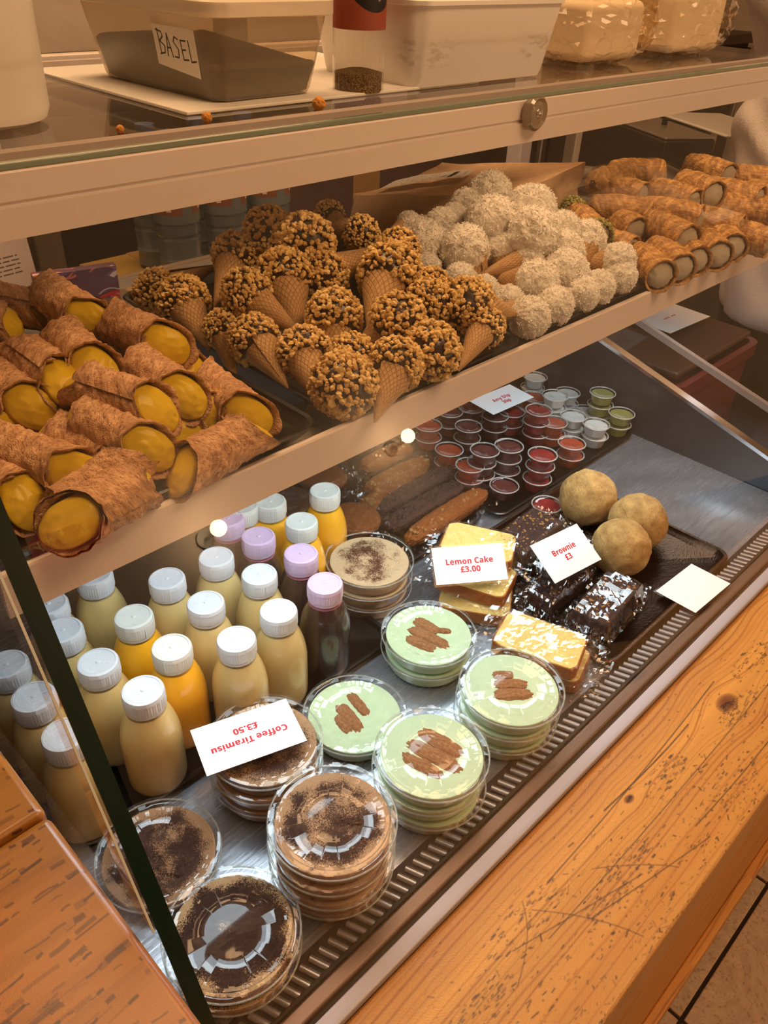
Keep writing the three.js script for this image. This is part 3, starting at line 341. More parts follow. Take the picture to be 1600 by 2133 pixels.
// ---------------------------------------------------------------- dessert tubs
{
  const ribs = [[0.00001, -0.0034], [0.020, -0.0034], [0.0362, -0.0034], [0.0370, -0.0030], [0.0376, -0.0022], [0.0426, -0.0008], [0.0436, 0.0000], [0.0462, 0.0002], [0.0470, 0.0012], [0.0480, 0.0022], [0.0508, 0.0024], [0.0528, 0.0018], [0.0536, 0.0004], [0.0538, -0.0016], [0.0534, -0.0030]];
  const lidG = ribLathe(ribs, 224, (r, y, a, i) => [r, (i === 4 || i === 5) ? y + (Math.sin(a * 28) > 0 ? 0.0012 : -0.0004) : y]);
  const cupG = lathe([[0.0430, -0.0240], [0.0450, -0.0232], [0.0464, -0.020], [0.0476, -0.012], [0.0486, -0.0045], [0.0520, -0.0040], [0.0530, -0.0032]], 64);
  const rimG = new THREE.TorusGeometry(0.0531, 0.0009, 6, 72).rotateX(Math.PI / 2).translate(0, -0.0034, 0);
  const bodyG = lathe([[0.00001, -0.0236], [0.0428, -0.0232], [0.0448, -0.0225], [0.0460, -0.0196], [0.0480, -0.0068], [0.0478, -0.0062], [0.0470, -0.0060]], 64);
  const topG = (seed, amp) => { const g = quadGrid(64, 20, (u, v) => { const r = 0.0474 * v, a = -u * 6.2831853, x = Math.cos(a) * r, z = Math.sin(a) * r; return [x, -0.0058 + amp * fbm(x * 60, z * 60, seed, 3) * (1 - v * v * v), z]; }, true); const p = g.attributes.position, uv = g.attributes.uv; for (let i = 0; i < p.count; i++) uv.setXY(i, 0.5 + p.getX(i) / 0.096, 0.5 + p.getZ(i) / 0.096); return g; };
  // cocoa dusted tops: powder in patches over cream
  const cocoa = (seed, cover, cream, dark) => dataTex(512, (u, v) => {
    const x = u - 0.5, z = v - 0.5, r = Math.hypot(x, z) * 2, patch = fbm(u * 3.2, v * 3.2, seed, 4) + cover - sstep(0.68, 1.02, r) * 1.0, sp = fbm(u * 42, v * 42, seed + 3, 2) * 0.5 + noise(u * 105, v * 105, seed) * 0.6;
    const k = clamp((patch * 1.1 + sp * 0.95 - 0.05) * 3.4), c = mixc(cream, dark, k), n = 6 * noise(u * 40, v * 40, 8); return c.map((q) => clamp(q + n, 0, 255));
  });
  const coffee = [cocoa(1, 0.38, [196, 158, 118], [62, 34, 22]), cocoa(5, 0.80, [198, 170, 128], [52, 26, 16]), cocoa(9, 0.62, [176, 140, 104], [66, 40, 28]), cocoa(14, 0.12, [216, 190, 148], [84, 46, 26]), cocoa(21, 0.40, [190, 152, 112], [70, 40, 26])].map((t) => std(0xffffff, 0.75, { map: t, bumpMap: rep(fineBump, 5), bumpScale: 0.0008 }));
  const pistTop = std(0xffffff, 0.5, { map: dataTex(256, (u, v) => { const n = 8 * torus(u, v, 5) + 5 * torus(u, v, 30, 2); return [186 + n, 209 + n * 0.8, 168 + n]; }) });
  const coffeeSide = [[164, 122, 84], [128, 88, 60], [182, 146, 104]].map((b, k) => phys(0xffffff, 0.5, { map: rep(dataTex(256, (u, v) => { const n = 30 * torus(u, v, 4, k) + 10 * torus(u, v, 24, 2 + k); return [b[0] + n, b[1] + n, b[2] + n * 0.8]; }), 1, 1) }));
  const pistSide = [[188, 204, 164], [184, 192, 150], [176, 174, 134]].map((b, k) => phys(0xffffff, 0.5, { map: dataTex(256, (u, v) => { const n = 16 * torus(u, v, 4, k + 5) + 6 * torus(u, v, 24, 2 + k); return [b[0] + n, b[1] + n, b[2] + n * 0.9]; }) }));
  const biscTex = dataTex(256, (u, v) => { const n = 34 * torus(u, v, 8) + 22 * torus(u, v, 40, 4); return [176 + n, 122 + n * 0.9, 76 + n * 0.7]; });
  const bisc = std(0xffffff, 0.8, { map: rep(biscTex, 30), bumpMap: rep(grainBump, 60), bumpScale: 0.0015 }), biscC = std(0xd8c4a4, 0.8, { map: rep(biscTex, 30), bumpMap: rep(grainBump, 60), bumpScale: 0.0015 });
  const biscG = (l, w, s) => { const g = blob(1, 14, (v) => Math.pow(Math.abs(v.x) ** 3.4 + Math.abs(v.y) ** 2 + Math.abs(v.z) ** 3, -1 / 3) * (1 + 0.16 * fbm(v.x * 2.5, v.y * 2.5, v.z * 2.5 + s, 3))); g.scale(l / 2 * 1.1, 0.0052, w / 2 * 1.22); return boxUV(g); };
  // biscuit fingers that show through the cream: [x, z, length, width, turn]
  const BISC = {
    P1: [[-0.016, 0.002, 0.042, 0.012, 1.35], [0.000, 0.002, 0.056, 0.015, 1.35], [0.016, -0.003, 0.046, 0.016, 1.4]],
    P2: [[-0.005, 0.006, 0.040, 0.014, 0.72], [0.004, -0.004, 0.034, 0.013, 0.72], [0.008, -0.017, 0.022, 0.011, 0.7]],
    P3: [[-0.018, 0.004, 0.036, 0.013, 1.3], [-0.004, 0.003, 0.050, 0.015, 1.35], [0.008, -0.010, 0.034, 0.015, 1.45], [0.016, 0.008, 0.018, 0.008, 0.9]],
    P4: [[-0.006, -0.002, 0.040, 0.014, 1.75], [0.013, -0.008, 0.034, 0.011, 1.75], [-0.016, 0.000, 0.026, 0.011, 1.8]],
    E: [[-0.008, 0.000, 0.060, 0.022, 1.75], [0.016, -0.002, 0.050, 0.020, 1.75]], A: [[-0.004, 0.016, 0.026, 0.016, 0.3], [0.016, 0.008, 0.024, 0.016, 0.3]], B: [[0.006, 0.006, 0.05, 0.024, -0.5]], C: [[-0.012, -0.010, 0.026, 0.022, 0.4], [0.012, 0.010, 0.03, 0.02, 0.2]], D: [[0, 0.016, 0.04, 0.02, 0.2]],
  };
  const WHERE = { A: 'tall front stack', B: 'stack in the front left corner', C: 'single tub beside the left glass', D: 'stack under the coffee price card', E: 'stack behind the lilac capped bottles', P1: 'stack beside the vent', P2: 'stack nearest the lemon cake', P3: 'stack behind the others', P4: 'single tub in the middle' };
  const NTH = ['top', 'second from the top', 'third from the top', 'bottom'];
  let ci = 0;
  for (const [id, x0, z0, n, kind] of D.TUB) {
    const x = id === 'B' ? 0.1625 : id === 'C' ? 0.1625 : x0, z = z0;
    for (let k = 0; k < n; k++) {
      const lev = n - 1 - k, what = kind === 'coffee' ? 'coffee tiramisu tub' : 'green pistachio tub';
      const t = thing('dessert_tub', `${what}, ${n > 1 ? NTH[k === n - 1 ? (n > 1 ? 3 : 0) : k] + ' of the ' : ''}${WHERE[id]}`, 'dessert tub', [x + (k ? (rnd() - 0.5) * 0.003 : 0), 0.0245 + 0.0200 * lev, z + (k ? (rnd() - 0.5) * 0.003 : 0)], kind === 'coffee' ? 'coffee tiramisu tubs' : 'pistachio tiramisu tubs');
      t.rotation.y = rnd() * 6;
      if (id === 'A' || id === 'E' || id[0] === 'P') t.rotation.y = 0;
      const sideM = (kind === 'coffee' ? coffeeSide : pistSide)[kind === 'coffee' ? (k + ci) % 3 : Math.min(k, 2)];
      const body = mesh('filling', bodyG, sideM, t);
      mesh('filling_top', topG(ci * 3 + k, kind === 'coffee' ? 0.0022 : 0.0006), kind === 'coffee' ? coffee[{ A: 0, B: 1, C: 2, E: 3, D: 4 }[id]] : pistTop, body);
      if (k === 0) for (const [bx, bz, bl, bw, bt] of BISC[id] ?? []) { const bg = biscG(bl, bw, bx * 90); bg.rotateY(-bt); bg.translate(bx, id[0] === 'P' ? -0.0084 : -0.0084, bz); if (id[0] !== 'P') { const p = bg.attributes.position, uv = bg.attributes.uv; for (let q = 0; q < p.count; q++) uv.setXY(q, 0.5 + p.getX(q) / 0.096, 0.5 + p.getZ(q) / 0.096); } mesh('biscuit', bg, id[0] === 'P' ? bisc : coffee[{ A: 0, B: 1, C: 2, E: 3, D: 4 }[id]], body); }
      mesh('cup', cupG, M.clearPlastic, t); mesh('rim', rimG, phys(0xe8ece8, 0.12, { transmission: 0.8, thickness: 0 }), t); mesh('lid', lidG, M.clearPlastic, t);
    }
    ci++;
  }
}

// ---------------------------------------------------------------- dip pots
{
  const cupG = lathe([[0.00001, 0.0002], [0.0150, 0.0002], [0.0162, 0.001], [0.0196, 0.0172], [0.0204, 0.0178]], 36);
  const sauceG = lathe([[0.00001, 0.0008], [0.0148, 0.0008], [0.0158, 0.0016], [0.0188, 0.0158], [0.0184, 0.0162], [0.00001, 0.0160]], 36);
  const lidG = lathe([[0.00001, 0.0186], [0.0170, 0.0186], [0.0178, 0.0192], [0.0184, 0.0204], [0.0200, 0.0208], [0.0216, 0.0204], [0.0222, 0.0192], [0.0220, 0.0176], [0.0212, 0.0170]], 44);
  const rimG = new THREE.TorusGeometry(0.0214, 0.0011, 6, 44).rotateX(Math.PI / 2).translate(0, 0.0184, 0);
  const S = (c, r = 0.3, bump = 0.0006) => phys(c, r, { clearcoat: 0.4, bumpMap: rep(grainBump, 30), bumpScale: bump });
  const KIND = { o: [S(0xc2481a), 'orange'], d: [S(0x6e2a20), 'dark brown'], r: [S(0xa3201c), 'red'], w: [S(0xf2f0ea), 'white'], g: [S(0xa9a552), 'green'] };
  const rimM = phys(0xe6e4e0, 0.25, { transmission: 0.55, thickness: 0 }), protos = {}, cnt = {};
  const total = {}; D.POT.forEach((p) => (total[p[3]] = (total[p[3]] ?? 0) + 1));
  const byKind = {}; D.POT.forEach((p, i) => (byKind[p[3]] ??= []).push(i));
  const rank = {}; for (const k in byKind) byKind[k].sort((a, b) => D.POT[b][1] - D.POT[a][1]).forEach((i, r) => (rank[i] = r));
  const FR = ['nearest the front', 'second nearest the front', 'third from the front', 'fourth from the front', 'fifth from the front', 'sixth from the front', 'seventh from the front'];
  D.POT.forEach(([x, z, n, c], i) => {
    for (let k = 0; k < n; k++) {
      const label = `${KIND[c][1]} dip pot, ${n > 1 ? (k === n - 1 ? 'top' : k === 0 ? 'bottom' : k === n - 2 ? 'second' : 'third') + ' in the stack' : 'standing alone'} ${FR[rank[i]]} of its colour`;
      let t;
      if (!protos[c]) { t = protos[c] = thing('dip_pot', label, 'dip pot', [0, 0, 0], `pots of ${KIND[c][1]} dip`); mesh('sauce', sauceG, KIND[c][0], t); mesh('cup', cupG, M.clearPlastic, t); mesh('rim', rimG, rimM, t); mesh('lid', lidG, M.clearPlastic, t); } else t = copyOf(protos[c], label);
      t.position.set(x + (k < n - 1 ? (rnd() - 0.5) * 0.004 : 0), 0.0026 + k * 0.0206, z + (k < n - 1 ? (rnd() - 0.5) * 0.004 : 0)); t.rotation.y = rnd() * 6;
    }
  });
}

// ---------------------------------------------------------------- breaded rice balls
{
  const crumbM = new THREE.MeshStandardMaterial({ color: 0xffffff, roughness: 0.9, vertexColors: true, bumpMap: rep(grainBump, 34), bumpScale: 0.0018 });
  const lab = ['large breaded rice ball at the back, beside the red dip pot', 'large breaded rice ball on the right of the three', 'large breaded rice ball in front, behind the brownie price card'];
  D.ARA.forEach(([x, y, z, r], i) => {
    const g = blob(r, 24, (v) => (1 + 0.045 * fbm(v.x * 1.6, v.y * 1.6, v.z * 1.6 + i * 9, 2) + 0.014 * fbm(v.x * 14, v.y * 14, v.z * 14 + i, 3) + 0.012 * fbm(v.x * 42, v.y * 42, v.z * 42 + i, 2)) * (1 - 0.06 * Math.max(0, -v.y - 0.55)));
    vcolor(g, (a, b, c) => { const t = 0.5 + fbm(a * 40, b * 40, c * 40 + i, 3) * 0.9, s = noise(a * 420, b * 420, c * 420); return mixc(mixc([0.42, 0.22, 0.06], [0.68, 0.41, 0.13], clamp(t)), s > 0.55 ? [0.62, 0.44, 0.22] : [0.22, 0.11, 0.05], Math.abs(s) > 0.55 ? 0.4 : 0.0); });
    const o = mesh('rice_ball', g, crumbM); o.position.set(x, 0.0026 + r * 0.955, z); tag(o, lab[i], 'rice ball', 'breaded rice balls');
  });
}

// ---------------------------------------------------------------- wrapped cakes, brownies, biscotti
function filmGeo(w, d, h, seed, { flapX = 0.018, flapZ = 0.008, crumple = 0.0034, y0 = 0.001 } = {}) {
  const nx = Math.round((w + 2 * flapX) / 0.0036), nz = Math.round((d + 2 * flapZ) / 0.0036), W = w + 2 * flapX, Dp = d + 2 * flapZ;
  const g = quadGrid(nx, nz, (u, v) => {
    const x = (u - 0.5) * W, z = (0.5 - v) * Dp, ex = sstep(w / 2 + flapX * 0.55, w / 2 - 0.002, Math.abs(x)), ezz = sstep(d / 2 + flapZ * 0.7, d / 2 - 0.002, Math.abs(z));
    const rid = (1 - Math.abs(noise(x * 34, z * 34, seed))) ** 2 + 0.4 * (1 - Math.abs(noise(x * 80, z * 80, seed + 4))) ** 2;
    let y = y0 + h * Math.min(ex, ezz) + crumple * (rid - 0.4) * (0.6 + 0.8 * (1 - ex * ezz)) + 0.0008;
    const pinch = 1 - 0.22 * (1 - ex) * (0.6 + 0.4 * noise(x * 20, seed, 3));
    if (ex < 0.4) y += 0.006 * (0.4 - ex) * 2.5 * (0.5 + noise(z * 60, seed, x * 9));
    return [x, Math.max(y, y0 + 0.0004), z * pinch];
  });
  return boxUV(toCreasedNormals(g, 0.35));
}
{
  const lemonTex = dataTex(256, (u, v) => { const n = 12 * torus(u, v, 7) + 10 * torus(u, v, 50, 2); return [238 + n * 0.5, 214 + n, 130 + n * 1.6]; });
  const crumb = std(0xffffff, 0.85, { map: rep(lemonTex, 12), bumpMap: rep(grainBump, 26), bumpScale: 0.0012 }), crust = std(0xb06a28, 0.75, { map: rep(lemonTex, 20), bumpMap: rep(grainBump, 26), bumpScale: 0.001 });
  const outline = (w, d, s) => { const p = []; for (const [x, y] of rrect(w, d, w * 0.16, 6)) p.push([x * (1 + (y > 0 ? 0.05 : -0.02)) + 0.0012 * noise(x * 80, y * 80, s), y + (y > 0 ? 0.006 * Math.cos(x / w * 3) : 0) + 0.0012 * noise(x * 70, y * 70, s + 5)]); return p; };
  function slice(w, d, h, s) {
    const o = outline(w, d, s), S = new THREE.Shape(o.map(([x, y]) => new THREE.Vector2(x, y))), inn = o.map(([x, y]) => new THREE.Vector2(x * 0.955, y * 0.965));
    const core = new THREE.ExtrudeGeometry(new THREE.Shape(inn), { depth: h - 0.0016, bevelEnabled: true, bevelSize: 0.0008, bevelThickness: 0.0008, bevelSegments: 2 }).rotateX(-Math.PI / 2).translate(0, 0.0008, 0);
    S.holes.push(new THREE.Path(inn)); const rim = new THREE.ExtrudeGeometry(S, { depth: h - 0.003, bevelEnabled: true, bevelSize: 0.0006, bevelThickness: 0.0006, bevelSegments: 2 }).rotateX(-Math.PI / 2).translate(0, 0.0014, 0);
    return [boxUV(core), boxUV(rim)];
  }
  const cakes = [
    ['lemon cake slice under the lemon price card, top of its pile', 0.668, 0.046, -0.462, 0.062, 0.086, 0.5],
    ['lemon cake slice in the middle of the pile under the price card', 0.640, 0.025, -0.440, 0.062, 0.086, 0.35],
    ['lemon cake slice at the bottom of the pile under the price card', 0.628, 0.004, -0.428, 0.062, 0.084, 0.55],
    ['lemon cake slice beside the vent, lying on another slice', 0.602, 0.0265, -0.316, 0.060, 0.092, 0.33],
    ['lemon cake slice beside the vent, under another slice', 0.610, 0.004, -0.312, 0.060, 0.090, 0.28],
  ];
  cakes.forEach(([lab, x, y, z, w, d, turn], i) => {
    const t = thing('cake_slice', 'wrapped ' + lab, 'cake', [x, y, z], 'wrapped lemon cake slices'), [a, b] = slice(w, d, 0.018, i * 7); t.rotation.y = turn;
    mesh('crumb', a, crumb, t); mesh('crust', b, crust, t); const f = filmGeo(d, w, 0.0195, i * 11 + 2, { flapX: 0.026, flapZ: 0.012 }); f.rotateY(Math.PI / 2); mesh('wrapper', f, M.film, t);
  });
  const choc = std(0x6a4030, 0.7, { map: rep(dataTex(256, (u, v) => { const n = 40 * torus(u, v, 9) + 20 * torus(u, v, 50, 2); return [150 + n, 140 + n, 136 + n]; }), 14), bumpMap: rep(grainBump, 24), bumpScale: 0.0016 });
  const nutM = std(0xa8763c, 0.75), chip = (s) => { const g = new THREE.IcosahedronGeometry(1, 0), p = g.attributes.position, r = seeded(s); const m = {}; for (let i = 0; i < p.count; i++) { const k = [p.getX(i), p.getY(i), p.getZ(i)].map((q) => q.toFixed(2)).join(); m[k] ??= 0.65 + r() * 0.6; p.setXYZ(i, p.getX(i) * m[k], p.getY(i) * m[k] * 0.8, p.getZ(i) * m[k]); } g.computeVertexNormals(); return g; };
  const chips = [1, 2, 3].map(chip);
  const brownies = [
    ['nut topped chocolate brownie behind the brownie price card, top of its pile', 0.737, 0.044, -0.437, 0.096, 0.048, 0.08],
    ['nut topped chocolate brownie in front of the brownie price card', 0.722, 0.0235, -0.306, 0.094, 0.046, 0.12],
    ['chocolate brownie lying under another in front of the price card', 0.730, 0.003, -0.312, 0.094, 0.046, 0.05],
    ['chocolate brownie between the two cards, low in the pile', 0.728, 0.003, -0.376, 0.094, 0.046, 0.0],
    ['chocolate brownie at the bottom of the pile behind the price card', 0.742, 0.003, -0.440, 0.094, 0.048, 0.1],
    ['chocolate brownie in the middle of the pile behind the price card', 0.748, 0.0235, -0.442, 0.094, 0.048, -0.05],
    ['nut topped chocolate brownie just under the brownie price card', 0.760, 0.0235, -0.385, 0.092, 0.046, 0.1],
  ];
  brownies.forEach(([lab, x, y, z, w, d, turn], i) => {
    const t = thing('brownie', 'wrapped ' + lab, 'brownie', [x, y, z], 'wrapped brownies'); t.rotation.y = turn; const r = seeded(40 + i);
    mesh('sponge', moved(rbox(w, 0.019, d, 0.003), 0, 0.0096, 0), choc, t);
    const l = []; for (let k = 0; k < 80; k++) { const g = chips[k % 3].clone(), s = 0.0009 + r() * 0.0013; g.scale(s, s * 0.7, s); g.rotateY(r() * 6); g.translate((r() - 0.5) * w * 0.92, 0.0196, (r() - 0.5) * d * 0.9); l.push(g); }
    const nt = mesh('chopped_nuts', merged(l), nutM, t); nt.userData.kind = 'stuff';
    mesh('wrapper', filmGeo(w, d, 0.021, i * 13 + 60, { flapX: 0.026, flapZ: 0.011 }), M.film, t);
  });
  const bars = [[0.782, -0.737, 0.10, 0], [0.756, -0.687, 0.125, 0], [0.752, -0.643, 0.165, 1], [0.730, -0.606, 0.155, 1], [0.735, -0.569, 0.170, 0], [0.720, -0.662, 0.15, 0]];
  const biscM = [std(0xa8683a, 0.8, { map: rep(lemonTex, 16), bumpMap: rep(grainBump, 22), bumpScale: 0.002 }), std(0x4a2c20, 0.8, { bumpMap: rep(grainBump, 22), bumpScale: 0.002 })];
  const LB = ['farthest back', 'second from the back', 'dark chocolate, third from the back', 'dark chocolate, second from the front', 'nearest the lemon cake', 'lying low behind the dark ones'];
  bars.forEach(([x, z, l, k], i) => {
    const t = thing('biscotti_bar', `${k ? 'chocolate chunk' : 'golden'} biscotti bar in clear film, ${LB[i]}`, 'biscotti', [x, i === 5 ? 0.002 : 0.003, z], 'wrapped biscotti bars'); t.rotation.y = 0.02 * (i - 2);
    const g = blob(1, 16, (v) => { const e = 3.2, q = Math.pow(Math.abs(v.x) ** e + Math.abs(v.y) ** e + Math.abs(v.z) ** e, -1 / e); return q * (1 + 0.07 * fbm(v.x * 9, v.y * 3, v.z * 3 + i, 3)); }); g.scale(l / 2, 0.011, 0.0165); g.translate(0, 0.012, 0);
    mesh('bar', boxUV(g), biscM[k], t);
    const r = seeded(90 + i), ls = []; for (let n = 0; n < 26; n++) { const q = chips[n % 3].clone(), s = 0.0018 + r() * 0.0022; q.scale(s, s * 0.8, s); q.translate((r() - 0.5) * l * 0.9, 0.0215 + r() * 0.001, (r() - 0.5) * 0.02); ls.push(q); }
    const ck = mesh('chocolate_chunks', merged(ls), k ? std(0x24130d, 0.6) : nutM, t); ck.userData.kind = 'stuff';
    mesh('wrapper', filmGeo(l, 0.034, 0.0245, i * 17 + 120, { flapX: 0.026, flapZ: 0.009, crumple: 0.0045 }), M.film, t);
  });
  // flat round cakes in film behind the orange bottles
  [['round brown cookie in clear film behind the orange juice bottles', 0.628, -0.648, 0.037, 0x9a5f3a], ['dark round cake in clear film farthest left behind the bottles', 0.585, -0.735, 0.040, 0x4a3026], ['brown wrapped cookie at the back under the shelf lip', 0.665, -0.755, 0.036, 0x7a4a2e]].forEach(([lab, x, z, r, c], i) => {
    const t = thing('cookie', lab, 'cookie', [x, 0.003, z]);
    const g = blob(1, 16, (v) => 1 + 0.05 * fbm(v.x * 3, v.y * 3, v.z * 3 + i, 3) + 0.02 * noise(v.x * 12, v.y * 12, v.z * 12)); g.scale(r, 0.013, r); g.translate(0, 0.014, 0); mesh('cookie_body', boxUV(g), std(c, 0.8, { map: rep(lemonTex, 16), bumpMap: rep(grainBump, 22), bumpScale: 0.0015 }), t);
    mesh('wrapper', filmGeo(r * 2, r * 2, 0.027, i * 5 + 200, { flapX: 0.02, flapZ: 0.012 }), M.film, t);
  });
}

// ---------------------------------------------------------------- price cards
function cardTex(lines, o = {}) { return canvasTex(512, Math.round(512 * (o.ratio ?? 0.62)), (g, w, h) => { g.fillStyle = o.bg ?? '#f4f5f6'; g.fillRect(0, 0, w, h); g.textAlign = 'center'; g.textBaseline = 'middle'; for (const [s, y, size] of lines) { g.fillStyle = '#c40d1e'; g.font = `bold ${size}px sans-serif`; g.fillText(s, w * (o.cx ?? 0.5), y * h); g.strokeStyle = g.fillStyle; g.lineWidth = 1.6; g.strokeText(s, w * (o.cx ?? 0.5), y * h); } }); }
function card(label, q, lines, o = {}) {   // q: far left, far right, near right, near left corners; lies in their mean plane
  const P = q.map((p) => V3(...p)), c = P.reduce((s, p) => s.add(p), V3()).multiplyScalar(0.25), x = P[1].clone().sub(P[0]).add(P[2].clone().sub(P[3])), dn = P[3].clone().sub(P[0]).add(P[2].clone().sub(P[1]));
  const w = x.length() / 2, hgt = dn.length() / 2; x.normalize(); const y = x.clone().cross(dn.clone().normalize()).negate().normalize(), z = x.clone().cross(y);
  const t = thing('price_card', label, 'price card', c.toArray()); t.quaternion.setFromRotationMatrix(new THREE.Matrix4().makeBasis(x, y, z));
  const paper = rbox(w, 0.0004, hgt, 0.0001, 1), p = paper.attributes.position, uv = paper.attributes.uv, s = o.flip ? -1 : 1;
  for (let i = 0; i < p.count; i++) uv.setXY(i, 0.5 + s * p.getX(i) / w, 0.5 - s * p.getZ(i) / hgt);
  const pm = std(0xffffff, 0.55, { map: cardTex(lines, { ratio: hgt / w, ...o }) });
  mesh('paper', paper, pm, t);
  const m = o.margin ?? 0.0025; mesh('laminate', moved(quadGrid(1, 1, (u, v) => [(u - 0.5) * (w + 2 * m) - (o.shift ?? 0), -0.0004, (0.5 - v) * (hgt + 2 * m)]), 0, 0, 0), clear({ roughness: 0.06, specularIntensity: 0.5 }), t);
  return t;
}
card('laminated card reading Coffee Tiramisu £3.50 upside down on the tub stack', D.CARD.coffee, [['Coffee Tiramisu', 0.42, 52], ['£3.50', 0.66, 52]], { flip: true, margin: 0.004, shift: 0.004 });
card('laminated card reading Lemon Cake £3.00 on the wrapped slices', D.CARD.lemon, [['Lemon Cake', 0.42, 58], ['£3.00', 0.64, 58]]);
card('laminated card reading Brownie £3 on the wrapped brownies', D.CARD.brownie, [['Brownie', 0.40, 62], ['£3', 0.60, 62]]);
card('blank white card lying over the vent slats', D.CARD.blank, []);
card('laminated card reading Any Dip 30p on top of the dip pots', D.CARD.anydip, [['Any Dip', 0.44, 56], ['30p', 0.66, 56]], { cx: 0.52 });
card('small white card with red print beyond the right end panel', [[1.369, 0.12, -0.654], [1.517, 0.12, -0.645], [1.434, 0.12, -0.590], [1.311, 0.12, -0.598]], [['··· ··', 0.5, 90]]);
// ---------------------------------------------------------------- cannoli
{
  const shellTex = dataTex(512, (u, v) => { const n = torus(u, v, 7), m = torus(u, v, 26, 4), b = torus(u, v, 14, 8); const k = clamp(0.5 + n * 0.8 + m * 0.45); let c = mixc([160, 112, 72], [216, 170, 122], k); if (b > 0.3) c = mixc(c, [222, 184, 142], clamp((b - 0.3) * 3)); if (m < -0.32) c = mixc(c, [118, 72, 44], 0.45); return c; });
  const shellM = std(0xffffff, 0.62, { map: rep(shellTex, 1, 1), bumpMap: rep(grainBump, 3, 3), bumpScale: 0.0012 });
  const creamM = phys(0xffd61e, 0.42, { clearcoat: 0.15, bumpMap: rep(fineBump, 20), bumpScale: 0.0004 });
  const L = 0.070, R0 = 0.0165, SL = 0.0125;
  const shellG = (s) => quadGrid(60, 72, (u, v) => {   // v runs out along the outside and back along the inside, u round the roll
    const inside = v > 0.5, t = inside ? 2 - 2 * v : 2 * v, a = u * 6.95, lap = u * 6.95 > 6.2 ? 0.0016 : u * 0.0012, slant = -SL * Math.cos(a), flare = 1 + 0.10 * Math.pow(Math.abs(2 * t - 1), 4);
    const x = (t - 0.5) * L + (t > 0.5 ? 1 : -1) * Math.pow(Math.abs(2 * t - 1), 2) * (slant + 0.004 * noise(a, s, t > 0.5 ? 1 : 9));
    const bl = fbm(x * 55, Math.cos(a) * 1.3 + s, Math.sin(a) * 1.3, 3), bub = Math.max(0, noise(x * 110, Math.cos(a) * 2.4 + s * 3, Math.sin(a) * 2.4) - 0.25) * 0.0022;
    const r = R0 * flare * (1 + 0.06 * noise(x * 18, s, 4)) + lap + 0.0016 * bl + bub - (inside ? 0.0016 : 0);
    return [x, Math.cos(a) * r * 0.96, Math.sin(a) * r * 1.03];
  });
  const creamG = (s) => quadGrid(44, 28, (u, v) => {   // domed slanting face, sides, domed slanting face
    const a = u * 6.2831853, RC = 0.0142, q = v < 0.36 ? v / 0.36 : v > 0.64 ? (1 - v) / 0.36 : 1, sg = v < 0.5 ? 1 : -1, r = RC * Math.pow(q, 0.8), k = r / RC;
    const end = L / 2 - 0.001 - SL * 1.0 * k * Math.cos(a) + 0.0062 * (1 - k * k) + 0.0008 * noise(Math.cos(a) * k * 2 + s, Math.sin(a) * k * 2, sg), x = q < 1 ? sg * end : sg * end * Math.abs(v - 0.5) / 0.14;
    return [x, Math.cos(a) * r, Math.sin(a) * r * 1.03];
  }, true);
  const kinds = [1, 2, 3, 4].map((s) => [shellG(s * 3.7), creamG(s)]), protos = [];
  D.CAN.forEach((c, i) => {
    const A = V3(...c.slice(0, 3)), B = V3(...c.slice(3)), dir = B.clone().sub(A).normalize(), k = i % 4, label = `yellow cream cannolo, ${D.LCAN[i]} of the pile`;
    dir.y *= 0.6; if (B.x - dir.x * L < 0.132) dir.x = Math.max(0, (B.x - 0.132) / L); dir.normalize(); const mid = B.clone().addScaledVector(dir, -L * 0.47);
    let t; if (!protos[k]) { t = protos[k] = thing('cannolo', label, 'cannolo', [0, 0, 0], 'cannoli piled on the tray'); mesh('shell', kinds[k][0], shellM, t); mesh('cream', kinds[k][1], creamM, t); } else t = copyOf(protos[k], label);
    t.position.copy(mid); alongAxis(t, mid, mid.clone().add(dir), [0.25, -0.5, 0.1, 0.55, -0.3, 0.4][i % 6] + 0.5);
  });
}

